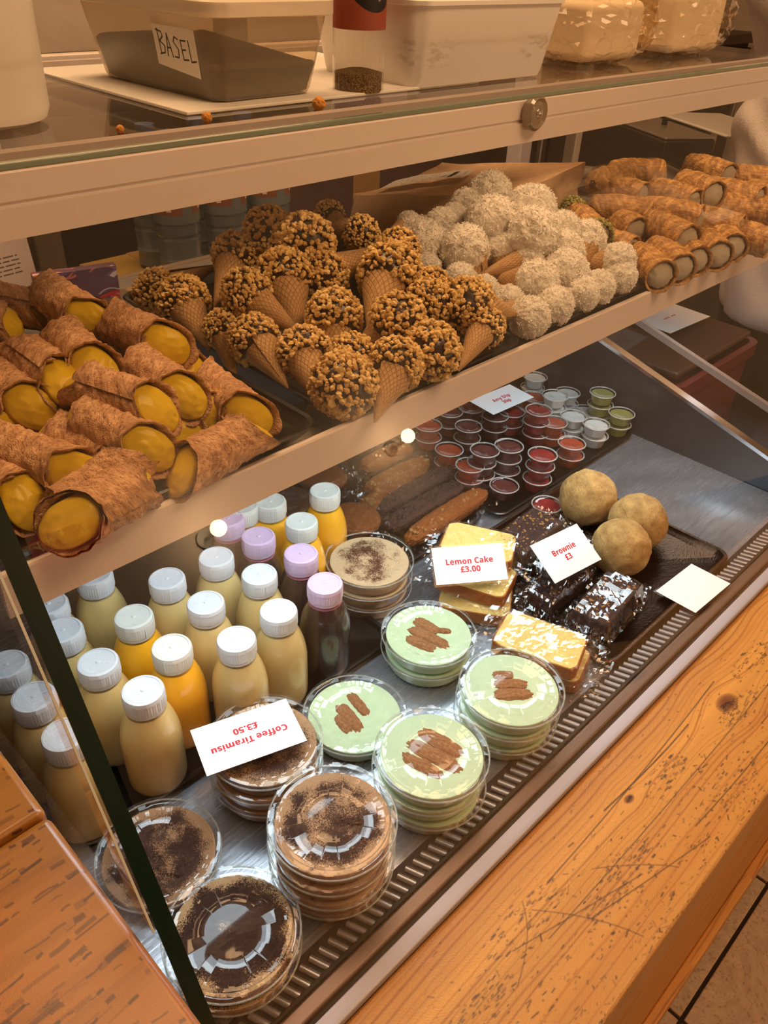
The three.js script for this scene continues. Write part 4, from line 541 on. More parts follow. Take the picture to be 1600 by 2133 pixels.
// ---------------------------------------------------------------- nut and coconut cones
{
  const waffle = canvasTex(256, 256, (g, w, h) => { g.fillStyle = '#c09a68'; g.fillRect(0, 0, w, h); const r = seeded(8); for (let i = 0; i < 300; i++) { g.fillStyle = `rgba(${r() < 0.5 ? '214,176,124' : '140,96,52'},${0.05 + r() * 0.12})`; g.beginPath(); g.ellipse(r() * w, r() * h, 4 + r() * 20, 3 + r() * 10, r() * 3, 0, 7); g.fill(); } g.strokeStyle = 'rgba(122,80,40,.4)'; g.lineWidth = 3; for (let k = -8; k < 16; k++) { g.beginPath(); g.moveTo(k * 32, 0); g.lineTo(k * 32 + 128, h); g.stroke(); g.beginPath(); g.moveTo(k * 32 + 128, 0); g.lineTo(k * 32, h); g.stroke(); } });
  const waffleB = canvasTex(256, 256, (g, w, h) => { g.fillStyle = '#fff'; g.fillRect(0, 0, w, h); g.strokeStyle = '#222'; g.lineWidth = 5; for (let k = -8; k < 16; k++) { g.beginPath(); g.moveTo(k * 32, 0); g.lineTo(k * 32 + 128, h); g.stroke(); g.beginPath(); g.moveTo(k * 32 + 128, 0); g.lineTo(k * 32, h); g.stroke(); } }, false);
  const waferM = std(0xffffff, 0.75, { map: waffle, bumpMap: waffleB, bumpScale: 0.0006, side: THREE.DoubleSide });
  // rolled wafer: wide end at x = 0, tip at x = 1
  const coneG = quadGrid(44, 14, (u, v) => { const a = u * 7.0, r = (1 - v) * 0.30 * (1 + u * 0.05) + 0.012, edge = v < 0.05 ? 0.02 * noise(a * 1.5, 2, 3) : 0; return [v * 1.0 + edge - 0.06 * Math.cos(a * 0.5) * (1 - v), Math.cos(a) * r, Math.sin(a) * r]; });
  { const uv = coneG.attributes.uv; for (let i = 0; i < uv.count; i++) uv.setXY(i, uv.getX(i) * 3, uv.getY(i) * 2); }
  const chipG = (s) => { const g = new THREE.IcosahedronGeometry(1, 0), p = g.attributes.position, r = seeded(s), m = {}; for (let i = 0; i < p.count; i++) { const k = [p.getX(i), p.getY(i), p.getZ(i)].map((q) => q.toFixed(2)).join(); m[k] ??= [0.6 + r() * 0.7, 0.6 + r() * 0.7, 0.5 + r() * 0.7]; const q = m[k]; p.setXYZ(i, p.getX(i) * q[0], p.getY(i) * q[1], p.getZ(i) * q[2]); } g.deleteAttribute('uv'); g.computeVertexNormals(); return g; };
  const chips = [1, 2, 3, 4, 5].map((k) => chipG(k * 31)), dome = (s) => blob(1, 12, (v) => 0.93 + 0.05 * fbm(v.x * 2, v.y * 2, v.z * 2 + s, 2));
  // unit head, cone towards +x; chips in even spread with jitter, none where the wafer sits
  function coat(seed, n, size, color, list, lift) {
    const r = seeded(seed), out = [], q = new THREE.Quaternion(), m = new THREE.Matrix4();
    for (let i = 0; i < n; i++) {
      const y = 1 - 2 * (i + 0.5) / n, a = i * 2.39996 + r() * 0.8, v = V3(Math.cos(a) * Math.sqrt(1 - y * y), y, Math.sin(a) * Math.sqrt(1 - y * y)); v.x += (r() - 0.5) * 0.12; v.y += (r() - 0.5) * 0.12; v.normalize();
      if (v.x > 0.62 + 0.12 * noise(v.y * 3, v.z * 3, seed)) continue;
      const g = list[i % list.length].clone(), s = size * (0.6 + r() * 0.75); q.set(r() - 0.5, r() - 0.5, r() - 0.5, r() - 0.5).normalize(); const rad = (0.95 + lift * r()) * (lift < 0.065 || lift > 0.09 ? 1 + 0.05 * fbm(v.x * 2, v.y * 2, v.z * 2 + seed, 2) : 1.005 + 0.11 * fbm(v.x * 1.6, v.y * 1.6, v.z * 1.6 + (seed - 5) / 23, 3));
      m.compose(v.clone().multiplyScalar(rad), q, V3(s, s * 0.8, s * (0.8 + r() * 0.6))); g.applyMatrix4(m); const c = color(r); const col = new Float32Array(g.attributes.position.count * 3); for (let k = 0; k < col.length; k += 3) col.set(c, k); g.setAttribute('color', new THREE.BufferAttribute(col, 3)); out.push(g);
    }
    return mergeGeometries(out);
  }
  const nutColor = (r) => mixc([0.52, 0.31, 0.09], [0.84, 0.60, 0.24], r()), nutM = new THREE.MeshStandardMaterial({ color: 0xffffff, roughness: 0.6, vertexColors: true });
  const chocM = phys(0x2c160c, 0.4, { clearcoat: 0.2 });
  const nutHeads = [1, 2, 3, 4].map((s) => [dome(s), coat(s * 17, 560, 0.098, nutColor, chips, 0.06)]);
  const flakes = [1, 2].map((s) => { const g = new THREE.TetrahedronGeometry(1, 0); g.deleteAttribute('uv'); g.scale(0.5, 0.35, 1.3); return g; });
  const cocoM = new THREE.MeshStandardMaterial({ color: 0xffffff, roughness: 0.9, vertexColors: true }), cocoBase = std(0xfaf4e8, 0.95, { bumpMap: rep(grainBump, 2), bumpScale: 0.0008 });
  const cocoHeads = [1, 2, 3].map((s) => [blob(1, 24, (v) => 0.97 + 0.11 * fbm(v.x * 1.6, v.y * 1.6, v.z * 1.6 + s, 3) + 0.03 * fbm(v.x * 9, v.y * 9, v.z * 9 + s, 2)), coat(s * 23 + 5, 1500, 0.062, (r) => mixc([0.84, 0.79, 0.69], [0.95, 0.92, 0.85], r()), flakes, 0.07)]);
  function pile(list, labels, heads, names, label, group, baseM, coatM) {
    list.forEach((c, i) => {
      const H = V3(c[0], c[1], c[1] < 0.376 ? Math.min(c[2], -0.438) : Math.min(c[2], -0.43)), r = c[3] * (names[0] === 'coconut_cone' ? 1.28 : 1.2), T = V3(c[4], c[5], c[6]), k = i % heads.length;
      const t = thing(names[0], `${label}, ${labels[i]}`, 'filled cone', H.toArray(), group), ln = Math.max(0.056, Math.min(0.072, H.distanceTo(T)));
      alongAxis(t, H, T, i * 1.7);
      const cone = mesh('wafer_cone', coneG, waferM, t); cone.scale.set(ln * 0.95, r * 2.35, r * 2.35); cone.position.x = r * 0.42;
      const top = mesh(names[1], heads[k][0], baseM, t); top.scale.setScalar(r); top.rotation.x = i * 2.1;
      const co = mesh(names[2], heads[k][1], coatM, top); co.userData.kind = 'stuff';
    });
  }
  pile(D.NUT, D.LNUT, nutHeads, ['nut_cone', 'chocolate_top', 'chopped_nut_coating'], 'wafer cone with nut coating', 'nut coated cones on the tray', chocM, nutM);
  pile(D.COC, D.LCOC, cocoHeads, ['coconut_cone', 'cream_top', 'coconut_flake_coating'], 'wafer cone with white coconut coating', 'coconut coated cones on the tray', cocoBase, cocoM);
  // loose crumbs of nut on the tray and the shelf lip
  const cr = seeded(66), crumbs = []; for (let i = 0; i < 26; i++) { const g = chips[i % 5].clone(), s = 0.0012 + cr() * 0.0010; g.scale(s, s, s); g.translate(0.42 + cr() * 0.19, 0.3482 + s * 0.6, -0.436 - cr() * 0.04); crumbs.push(g); }
  const cm = mesh('nut_crumbs', mergeGeometries(crumbs), std(0xa8763c, 0.7)); tag(cm, 'loose nut crumbs along the front of the nut cone tray', 'crumbs'); cm.userData.kind = 'stuff';

  // -------------------------------------------------------------- pastry horns
  const pastryTex = dataTex(512, (u, v) => { const n = torus(u, v, 9), st = fbm(u * 60, v * 6, 3, 3); const k = clamp(0.5 + n * 0.7 + st * 0.6); return mixc([134, 88, 38], [224, 176, 104], k); });
  const pastryM = phys(0xffffff, 0.5, { map: pastryTex, clearcoat: 0.25, clearcoatRoughness: 0.35, bumpMap: rep(grainBump, 4, 2), bumpScale: 0.0010 }), whiteCream = std(0xf3e6cc, 0.5, { bumpMap: rep(grainBump, 10), bumpScale: 0.001 });
  const LH = 0.080;
  const hornG = (s) => quadGrid(48, 60, (u, v) => {
    const ins = v > 0.82, t = ins ? 1 - (v - 0.82) / 0.18 * 0.25 : v / 0.82, a = u * 6.2831853, w = (t * 3.6 - u + 40) % 1, end = sstep(0, 0.10, t);
    const r = (0.0172 * (0.80 + 0.20 * sstep(0, 0.45, t)) * (0.35 + 0.65 * end)) * (1 + 0.05 * (1 - w) + 0.09 * fbm(t * 4, Math.cos(a) + s, Math.sin(a), 3)) - (ins ? 0.0022 : 0) + 0.0006 * noise(t * 60, Math.cos(a) * 2 + s, Math.sin(a) * 2);
    return [(t - 0.5) * LH, Math.cos(a) * r, Math.sin(a) * r];
  }, true);
  const plugG = (s) => blob(1, 8, (v) => 1 + 0.12 * fbm(v.x * 2, v.y * 2, v.z * 2 + s, 2));
  const horns = [1, 2, 3].map((s) => hornG(s * 2.3)), plug = plugG(4), protos = [];
  D.HORN.forEach((c, i) => {
    const A = V3(...c.slice(0, 3)), B = V3(...c.slice(3)), dir = B.clone().sub(A); dir.y *= 0.5; dir.normalize(); const mid = B.clone().addScaledVector(dir, -LH * 0.47), k = i % 3, label = `golden pastry horn with white cream, ${D.LHORN[i]}`;
    let t; if (!protos[k]) { t = protos[k] = thing('pastry_horn', label, 'pastry horn', [0, 0, 0], 'cream filled pastry horns'); mesh('pastry', horns[k], pastryM, t); const p = mesh('cream_filling', plug, whiteCream, t); p.scale.set(0.010, 0.0142, 0.0142); p.position.x = LH / 2 - 0.0075; } else t = copyOf(protos[k], label);
    t.position.copy(mid); t.scale.set(1.04, 1.12, 1.12); alongAxis(t, mid, mid.clone().add(dir), i * 1.3);
  });
  {
    const c = [0.895, 0.406, -0.545, 0.868, 0.4, -0.50], A = V3(...c.slice(0, 3)), B = V3(...c.slice(3)), t = thing('pastry_horn', 'pastry horn with green chopped pistachio end beside the coconut cones', 'pastry horn', A.clone().add(B).multiplyScalar(0.5).toArray());
    alongAxis(t, A, B); mesh('pastry', horns[1], pastryM, t); const p = mesh('cream_filling', plug, whiteCream, t); p.scale.setScalar(0.0135); p.position.x = 0.034;
    const pc = mesh('pistachio_coating', coat(7, 420, 0.10, (r) => mixc([0.16, 0.17, 0.035], [0.46, 0.42, 0.13], r()), chips, 0.1), nutM, p); pc.userData.kind = 'stuff'; pc.scale.set(1.5, 1.35, 1.35); pc.position.x = 0;
    const p2 = mesh('cream_filling', plug, whiteCream, t); p2.scale.setScalar(0.0125); p2.position.x = -0.036; const pd = mesh('pistachio_coating', coat(9, 420, 0.10, (r) => mixc([0.16, 0.17, 0.035], [0.46, 0.42, 0.13], r()), chips, 0.1), nutM, p2); pd.userData.kind = 'stuff'; pd.scale.set(1.5, 1.35, 1.35);
  }
  // clear plastic cover folded over the horns
  const cov = mesh('plastic_cover', quadGrid(10, 8, (u, v) => { const x = 0.905 + u * 0.36, z = -0.425 - v * 0.18; return [x, 0.398 + v * 0.034 + 0.004 * Math.sin(u * 5) - 0.03 * sstep(0.75, 1, u), z]; }), M.clearPlastic); tag(cov, 'clear bent plastic sheet lying over the pastry horns', 'plastic cover');
}

// ---------------------------------------------------------------- brown paper bag with its receipt
{
  const kraft = dataTex(256, (u, v) => { const n = 12 * torus(u, v, 6) + 8 * torus(u, v, 60, 3); return [212 + n, 178 + n, 140 + n]; });
  const km = std(0xffffff, 0.85, { map: rep(kraft, 6), side: THREE.DoubleSide, bumpMap: rep(grainBump, 10), bumpScale: 0.0006 });
  const t = thing('paper_bag', 'brown paper takeaway bag lying on its side behind the coconut cones', 'paper bag', [0, 0, 0]);
  const A = [0.690, -0.727], B = [0.846, -0.610], C = [1.088, -0.662], Dd = [0.905, -0.776], y1 = 0.4225, y0 = 0.352;
  const bl = (u, v) => [0, 1].map((k) => (A[k] * (1 - u) + B[k] * u) * (1 - v) + (Dd[k] * (1 - u) + C[k] * u) * v);
  const cr = (x, z, s) => 0.006 * fbm(x * 14, z * 14, s, 3) * 0.7;
  const top = quadGrid(16, 14, (u, v) => { const [x, z] = bl(u, v); return [x, y1 + cr(x, z, 2) * (1 - u * 0.7) - 0.006 * (1 - u) * Math.sin(v * 3.1), z]; });
  const wall = (u0, v0, u1, v1) => quadGrid(16, 8, (s, q) => { const [x, z] = bl(u0 + (u1 - u0) * s, v0 + (v1 - v0) * s), u = u0 + (u1 - u0) * s, v = v0 + (v1 - v0) * s; const yt = y1 + cr(x, z, 2) * (1 - u * 0.7) - 0.006 * (1 - u) * Math.sin(v * 3.1); const b = 0.008 * Math.sin(q * 3.14) * fbm(x * 18, q * 2, z * 18, 2); return [x + b, yt + (y0 - yt) * q, z + b]; });
  mesh('top_panel', boxUV(top), km, t); mesh('front_panel', boxUV(wall(0, 0, 1, 0)), km, t); mesh('end_panel', boxUV(wall(1, 0, 1, 1)), km, t); mesh('back_panel', boxUV(wall(1, 1, 0, 1)), km, t);
  mesh('open_end', boxUV(quadGrid(10, 6, (s, q) => { const [x, z] = bl(-0.06 * q * (0.5 + noise(s * 5, 2, 1)), s); return [x, y1 - 0.006 * Math.sin(s * 3.1) - (y1 - y0) * q + 0.004 * noise(s * 6, q * 3, 4), z]; })), km, t);
  const rt = canvasTex(512, 192, (g, w, h) => {
    g.fillStyle = '#f1ece4'; g.fillRect(0, 0, w, h); g.fillStyle = '#222'; g.save(); g.translate(w - 34, h / 2); g.rotate(-Math.PI / 2); g.textAlign = 'center'; g.font = 'bold 26px sans-serif'; g.fillText('ıll', 56, 4); g.font = '18px sans-serif'; g.fillText('delivery', -30, 4); g.restore();
    g.fillRect(w - 120, 30, 34, h - 60); g.save(); g.translate(w - 136, h / 2); g.rotate(-Math.PI / 2); g.font = 'bold 46px sans-serif'; g.textAlign = 'center'; g.fillText('#3', 26, 0); g.restore(); g.fillStyle = 'rgba(60,60,60,.55)'; const r = seeded(4); for (let i = 0; i < 12; i++) for (let k = 0; k < 4; k++) if (r() < 0.6) g.fillRect(70 + i * 22, 28 + k * 36, 5, 10 + r() * 22);
  });
  const rc = mesh('receipt', quadGrid(14, 6, (u, v) => { const uu = 0.08 + u * 0.60 * 0.55 + v * 0.05, vv = 0.30 + u * 0.34 - v * 0.26, [x, z] = bl(uu, vv); return [x, y1 + 0.0045 + 0.003 * Math.sin(u * 3) + cr(x, z, 2) * 0.5, z]; }), std(0xffffff, 0.7, { map: rt, side: THREE.DoubleSide })); tag(rc, 'white till receipt with black print on the paper bag', 'receipt');
}
// ---------------------------------------------------------------- things on the top shelf
const TS = 0.5397;
{
  const sheetM = std(0xe9e4da, 0.7, { bumpMap: rep(grainBump, 6), bumpScale: 0.0004 });
  const s = mesh('white_board', moved(rbox(0.40, 0.003, 0.30, 0.001), 0, 0.0017, 0), sheetM); s.position.set(0.628, TS, -0.812); tag(s, 'thin white board lying on the top shelf under the herb tub', 'board');
  const milky = phys(0xf0e8dc, 0.45, { clearcoat: 0.2 }), frosted = phys(0xf4ead8, 0.34, { transmission: 0.86, thickness: 0, side: THREE.DoubleSide });
  {
    const t = thing('plastic_bucket', 'large white plastic bucket at the left end of the top shelf', 'bucket', [0.222, TS, -0.770]);
    mesh('bucket_body', loftRect(0.215, 0.20, 0.05, [[0.012, 0.0005], [0.004, 0.004], [0.001, 0.012], [0, 0.14], [-0.004, 0.142], [-0.004, 0.150], [0, 0.152], [0.003, 0.15], [0.006, 0.02]]), milky, t); mesh('bucket_lid', moved(loftRect(0.225, 0.21, 0.052, [[0.002, 0], [0, 0.002], [0, 0.010], [0.004, 0.012], [0.010, 0.009]]), 0, 0.150, 0), milky, t);
  }
  {
    const t = thing('herb_tub', 'frosted plastic tub of dried herbs with lid and hand lettered label', 'food tub', [0.5305, TS + 0.0033, -0.780]); t.rotation.y = 0.03;
    const w = 0.122, d = 0.200, hh = 0.072;
    mesh('tub_body', loftRect(w, d, 0.016, [[0.006, 0.0005], [0.002, 0.002], [0, 0.006], [-0.014, hh]], { capA: true, capB: false }), frosted, t);
    const herb = dataTex(256, (u, v) => { const n = 60 * noise(u * 36, v * 36, 1) + 34 * torus(u, v, 14); return [98 + n, 86 + n, 52 + n * 0.7]; });
    mesh('dried_herbs', loftRect(w, d, 0.016, [[0.008, 0.002], [0.003, 0.004], [0.0022, 0.008], [-0.004, 0.027], [-0.003, 0.0285]], { warp: (x, y, z) => [x, y > 0.02 ? y + 0.010 * clamp(-z / 0.1 + 0.2) + 0.002 * noise(x * 60, z * 60, 2) : y, z] }), std(0xffffff, 0.95, { map: rep(herb, 14), bumpMap: rep(fineBump, 24), bumpScale: 0.002 }), t);
    mesh('lid', moved(loftRect(w + 0.038, d + 0.038, 0.026, [[0.003, 0], [0, 0.001], [0, 0.012], [0.002, 0.014], [0.010, 0.014], [0.014, 0.010]]), 0, hh - 0.004, 0), phys(0xf2e6d2, 0.4, { transmission: 0.35, thickness: 0 }), t);
    const lt = canvasTex(256, 176, (g) => { g.fillStyle = '#ece5da'; g.fillRect(0, 0, 256, 176); g.strokeStyle = '#3a4038'; g.lineWidth = 6; g.lineCap = 'round'; g.lineJoin = 'round'; const L = (p) => { g.beginPath(); p.forEach(([x, y], i) => (i ? g.lineTo(x, y) : g.moveTo(x, y))); g.stroke(); };
      L([[30, 40], [34, 130]]); L([[22, 44], [52, 46], [58, 62], [36, 82], [62, 96], [58, 122], [28, 132]]); L([[74, 130], [86, 46], [106, 128]]); L([[78, 98], [100, 96]]); L([[150, 54], [132, 48], [122, 68], [146, 92], [142, 122], [118, 124]]); L([[196, 50], [166, 54], [170, 124], [200, 118]]); L([[168, 88], [190, 84]]); L([[212, 46], [216, 122], [244, 114]]); });
    const lg = moved(rbox(0.064, 0.040, 0.0005, 0.0002, 1), 0, 0, 0), p = lg.attributes.position, uv = lg.attributes.uv; for (let i = 0; i < p.count; i++) uv.setXY(i, 0.5 + p.getX(i) / 0.064, 0.5 + p.getY(i) / 0.040);
    const lab = mesh('label', lg, std(0xffffff, 0.7, { map: lt }), t); lab.position.set(-w / 2 - 0.0075, 0.041, 0.052); lab.rotation.set(0, -Math.PI / 2, 0); lab.rotateX(0.19); lab.rotateZ(-0.10);
    const u = thing('takeaway_box', 'small clear plastic box on the lid of the herb tub', 'box', [0.515, TS + 0.0855, -0.80]); mesh('box_body', loftRect(0.11, 0.14, 0.012, [[0.004, 0.0005], [0, 0.003], [-0.006, 0.04]], { capB: false }), frosted, u); mesh('contents', loftRect(0.10, 0.13, 0.010, [[0.004, 0.002], [0.001, 0.005], [0, 0.02], [0.004, 0.024]]), std(0x8a7350, 0.9, { bumpMap: rep(fineBump, 20), bumpScale: 0.002 }), u);
  }
  {
    const t = thing('pepper_jar', 'ridged clear jar of pepper with red paper label', 'jar', [0.6535, TS + 0.0002, -0.684]);
    mesh('jar_body', ribLathe([[0.0001, 0.001], [0.024, 0.001], [0.026, 0.003], [0.026, 0.06], [0.026, 0.11], [0.024, 0.112]], 120, (r, y, a, i) => [i >= 2 && i <= 4 ? r + 0.0005 * Math.cos(a * 26) : r, y]), clear({ roughness: 0.05 }), t);
    mesh('peppercorns', lathe([[0.0001, 0.002], [0.0245, 0.002], [0.0247, 0.019], [0.012, 0.022], [0.0001, 0.021]], 40), std(0xffffff, 0.9, { map: rep(dataTex(128, (u, v) => { const n = 70 * noise(u * 18, v * 18, 1); return [150 + n, 116 + n, 72 + n * 0.7]; }), 4, 2), bumpMap: rep(fineBump, 6), bumpScale: 0.002 }), t);
    const lt = canvasTex(1024, 256, (g, w, h) => { g.fillStyle = '#9c4a30'; g.fillRect(0, 0, w, h); g.fillStyle = '#1c1512'; g.beginPath(); g.moveTo(330, 0); g.lineTo(680, 0); g.lineTo(680, 120); g.quadraticCurveTo(505, 260, 330, 120); g.fill(); g.fillStyle = '#e8d9c2'; g.textAlign = 'center'; g.font = 'bold 74px serif'; g.fillText('Pepper', 505, 72); g.font = '34px sans-serif'; g.fillText('40 g', 505, 140); });
    const lg = new THREE.CylinderGeometry(0.0268, 0.0268, 0.058, 60, 1, true); lg.translate(0, 0.087, 0); const o = mesh('label', lg, std(0xffffff, 0.6, { map: lt, side: THREE.DoubleSide }), t); o.rotation.y = -3.20;
    mesh('lid', moved(lathe([[0.0265, 0], [0.0275, 0.001], [0.0275, 0.016], [0.026, 0.018], [0.0001, 0.018]], 40), 0, 0.112, 0), std(0x1c1512, 0.4), t);
  }
  {
    const t = thing('storage_box', 'deep white plastic box with torn label marks on the top shelf', 'box', [0.832, TS + 0.0002, -0.735]);
    const tex = dataTex(512, (u, v) => { const m = fbm(u * 9, v * 9, 3, 4), band = sstep(0.22, 0.3, v) * sstep(0.62, 0.5, v) * sstep(0.2, 0.3, u) * sstep(0.8, 0.6, u); const k = band * clamp((m - 0.02) * 2.4) * 0.35; return mixc([240, 232, 224], [168, 148, 130], k); });
    mesh('box_body', loftRect(0.244, 0.155, 0.020, [[0.008, 0.0005], [0.003, 0.002], [0.001, 0.008], [-0.012, 0.078], [-0.015, 0.079], [-0.015, 0.083], [-0.011, 0.084], [-0.009, 0.078], [0.003, 0.006]]), phys(0xffffff, 0.4, { map: rep(tex, 4.2, 12), clearcoat: 0.2 }), t);
    const u = mesh('dark_lid', moved(rbox(0.14, 0.004, 0.09, 0.002), 0, 0, 0), phys(0x5a4a40, 0.3, { clearcoat: 0.5 })); u.position.set(0.80, TS + 0.0868, -0.74); tag(u, 'flat dark tray lid lying on the white storage box', 'lid');
  }
  // crumpled clear bags at the right
  for (const [x, z, w, d, hh, s, lab] of [[1.145, -0.735, 0.20, 0.15, 0.10, 3, 'crumpled clear plastic bag beside the white storage box'], [1.40, -0.74, 0.22, 0.15, 0.11, 8, 'puffed clear plastic bag at the right end of the top shelf']]) {
    const t = thing('plastic_bag', lab, 'plastic bag', [x, TS + 0.001, z]);
    const g = blob(1, 14, (v) => { const e = 3, q = Math.pow(Math.abs(v.x) ** e + Math.abs(v.y) ** e + Math.abs(v.z) ** e, -1 / e); return q * (1 + 0.14 * (1 - Math.abs(noise(v.x * 2.6, v.y * 2.6, v.z * 2.6 + s))) + 0.05 * (1 - Math.abs(noise(v.x * 7, v.y * 7, v.z * 7 + s))) - 0.1); }); g.scale(w / 2, hh / 2, d / 2); g.translate(0, hh / 2, 0); mesh('film', toCreasedNormals(g, 0.3), clear({ roughness: 0.08, color: 0xf4ead8, specularIntensity: 1 }), t);
    mesh('contents', moved(rbox(w * 0.72, hh * 0.72, d * 0.68, 0.012, 3), 0, hh * 0.40, 0), std(0xf4ece2, 0.7), t);
  }
  // pastry crumbs on the edge of the top shelf
  [[0.428, -0.632, 0.0042, 'golden pastry crumb on the top shelf edge, below the herb label'], [0.55, -0.628, 0.006, 'brown nut on the top shelf edge below the herb tub'], [0.345, -0.63, 0.003, 'tiny pastry crumb on the top shelf edge beside the bucket']].forEach(([x, z, r, lab], i) => { const o = mesh('crumb', blob(r, 6, (v) => 1 + 0.3 * fbm(v.x * 2, v.y * 2, v.z * 2 + i, 3)), std(0xc98a3c, 0.8)); o.position.set(x, TS + r * 0.8, z); tag(o, lab, 'crumb'); });
}

// ---------------------------------------------------------------- behind the display
{
  const notice = canvasTex(512, 720, (g, w, h) => { g.fillStyle = '#e9dcd6'; g.fillRect(0, 0, w, h); const r = seeded(12); g.fillStyle = '#4a403c'; let y = 40; for (const [n, gap] of [[9, 30], [12, 46], [3, 60], [6, 30]]) { for (let i = 0; i < n; i++) { let x = 40; while (x < w - 60) { const l = 8 + r() * 34; g.globalAlpha = 0.75; g.fillRect(x, y, Math.min(l, w - 50 - x), 5); x += l + 6; if (i === n - 1 && x > w * 0.5) break; } y += 15; } y += gap; } g.globalAlpha = 1; });
  const ng = rbox(0.15, 0.21, 0.001, 0.0003, 1), p = ng.attributes.position, uv = ng.attributes.uv; for (let i = 0; i < p.count; i++) uv.setXY(i, 0.5 + p.getX(i) / 0.15, 0.5 + p.getY(i) / 0.21);
  const n = mesh('notice_sheet', ng, std(0xffffff, 0.7, { map: notice })); n.position.set(0.283, 0.430, -0.885); n.rotation.set(-0.12, 0.1, 0.02); tag(n, 'printed paper notice standing behind the cannoli tray', 'notice');
  const prt = canvasTex(256, 128, (g, w, h) => { const r = seeded(21); g.fillStyle = '#6a4a6a'; g.fillRect(0, 0, w, h); for (let i = 0; i < 60; i++) { g.strokeStyle = ['#c33', '#e9e2ea', '#8a6ab0', '#d88', '#cfc4d8'][i % 5]; g.lineWidth = 3 + r() * 7; g.beginPath(); const x = r() * w, y = r() * h; g.moveTo(x, y); g.bezierCurveTo(x + 30, y - 40, x + 50, y + 40, x + 80, y - 10); g.stroke(); } });
  const pc = mesh('printed_carton', rbox(0.085, 0.034, 0.012, 0.001), std(0xffffff, 0.5, { map: rep(prt, 6, 18) })); pc.position.set(0.37, 0.3605, -0.812); pc.rotation.y = -0.25; tag(pc, 'colourful printed carton edge behind the cannoli', 'carton');

  // dark cupboards along the back wall
  const darkW = std(0x3a2618, 0.55, { map: rep(pineTexture(512, 128, 9, '#8a7a6c', 'rgba(60,40,30,A)', []), 1, 3) });
  const cup = thing('cupboard', 'long dark brown cupboard run along the back wall', 'cupboard', [1.2, -0.72, -2.15]);
  mesh('carcass', moved(rbox(6.4, 1.06, 0.5, 0.004), 0, 0.53, 0), darkW, cup); mesh('worktop', moved(rbox(6.5, 0.04, 0.56, 0.006), 0, 1.08, 0), std(0x4a3424, 0.4), cup);
  for (let i = 0; i < 8; i++) { const dr = mesh('door', moved(rbox(0.78, 0.98, 0.02, 0.004), -2.8 + i * 0.8, 0.55, 0.262), darkW, cup); mesh('handle', moved(rbox(0.012, 0.16, 0.02, 0.004), -2.8 + i * 0.8 + 0.33, 0.8, 0.282), M.alu, dr); }
  // posts of a rack behind the shelf
  for (const [x, z, lab, c] of [[0.60, -1.42, 'grey-brown upright post left of the water bottles', 0x6a5a48], [1.10, -1.52, 'grey-brown upright post right of the water bottles', 0x6a5a48], [2.02, -1.45, 'white upright post behind the paper bag', 0xd8d0d4]]) { const o = mesh('post', moved(rbox(0.05, 1.5, 0.05, 0.004), 0, 0.75, 0), std(c, 0.6)); o.position.set(x, -0.72, z); tag(o, lab, 'post'); }
  const pst = mesh('poster', rbox(0.30, 0.42, 0.004, 0.001), std(0xb9aac2, 0.7)); pst.position.set(1.80, 0.20, -1.83); tag(pst, 'lilac sheet hung behind the paper bag', 'poster');
  // pack of water bottles on cartons
  const card = std(0xb08a56, 0.85, { bumpMap: rep(grainBump, 6), bumpScale: 0.0008 }), card2 = std(0xc9bcb0, 0.85);
  const bx = (lab, x, y, z, w, h, d, m, ry = 0) => { const t = thing('carton', lab, 'carton', [x, y, z]); t.rotation.y = ry; mesh('box_body', moved(rbox(w, h, d, 0.003), 0, h / 2, 0), m, t); mesh('tape', moved(rbox(w * 0.16, h + 0.002, d + 0.002, 0.001), 0, h / 2, 0), std(0x9a7440, 0.4), t); return t; };
  bx('tall yellow-brown carton under the water bottles', 0.80, -0.72, -1.34, 0.24, 0.865, 0.26, std(0x9a7c34, 0.8)); bx('pale carton under the water bottles on the right', 1.06, -0.72, -1.32, 0.22, 0.865, 0.26, card2);
  bx('dark maroon carton beside the water bottles', 1.42, -0.72, -1.60, 0.55, 1.02, 0.3, std(0x4a2a26, 0.7)); bx('red carton low behind the cannoli', 0.70, -0.72, -1.12, 0.16, 0.80, 0.12, std(0x7a1c14, 0.7)); bx('brown carton at the far left behind the notice', 0.36, -0.72, -1.50, 0.3, 0.95, 0.3, std(0x4a2c18, 0.8));
  const wb = lathe([[0.0001, 0.002], [0.028, 0.002], [0.032, 0.006], [0.031, 0.03], [0.033, 0.034], [0.031, 0.038], [0.033, 0.07], [0.031, 0.075], [0.033, 0.08], [0.033, 0.16], [0.028, 0.185], [0.013, 0.215], [0.0125, 0.235]], 28), wbM = phys(0x8c98a4, 0.15, { transmission: 0.5, thickness: 0, clearcoat: 1 });
  const wl = new THREE.CylinderGeometry(0.0338, 0.0338, 0.05, 28, 1, true), wlt = std(0xffffff, 0.5, { side: THREE.DoubleSide, map: canvasTex(256, 64, (g) => { g.fillStyle = '#6a7478'; g.fillRect(0, 0, 256, 64); g.fillStyle = '#8a5440'; for (const x of [10, 138]) g.fillRect(x, 18, 108, 26); g.fillStyle = '#e8ddd0'; for (const x of [26, 154]) for (let k = 0; k < 5; k++) g.fillRect(x + k * 16, 26, 9, 10); }) });
  let w0; const WB = ['front left', 'front middle', 'front right', 'rear left', 'rear middle', 'rear right'];
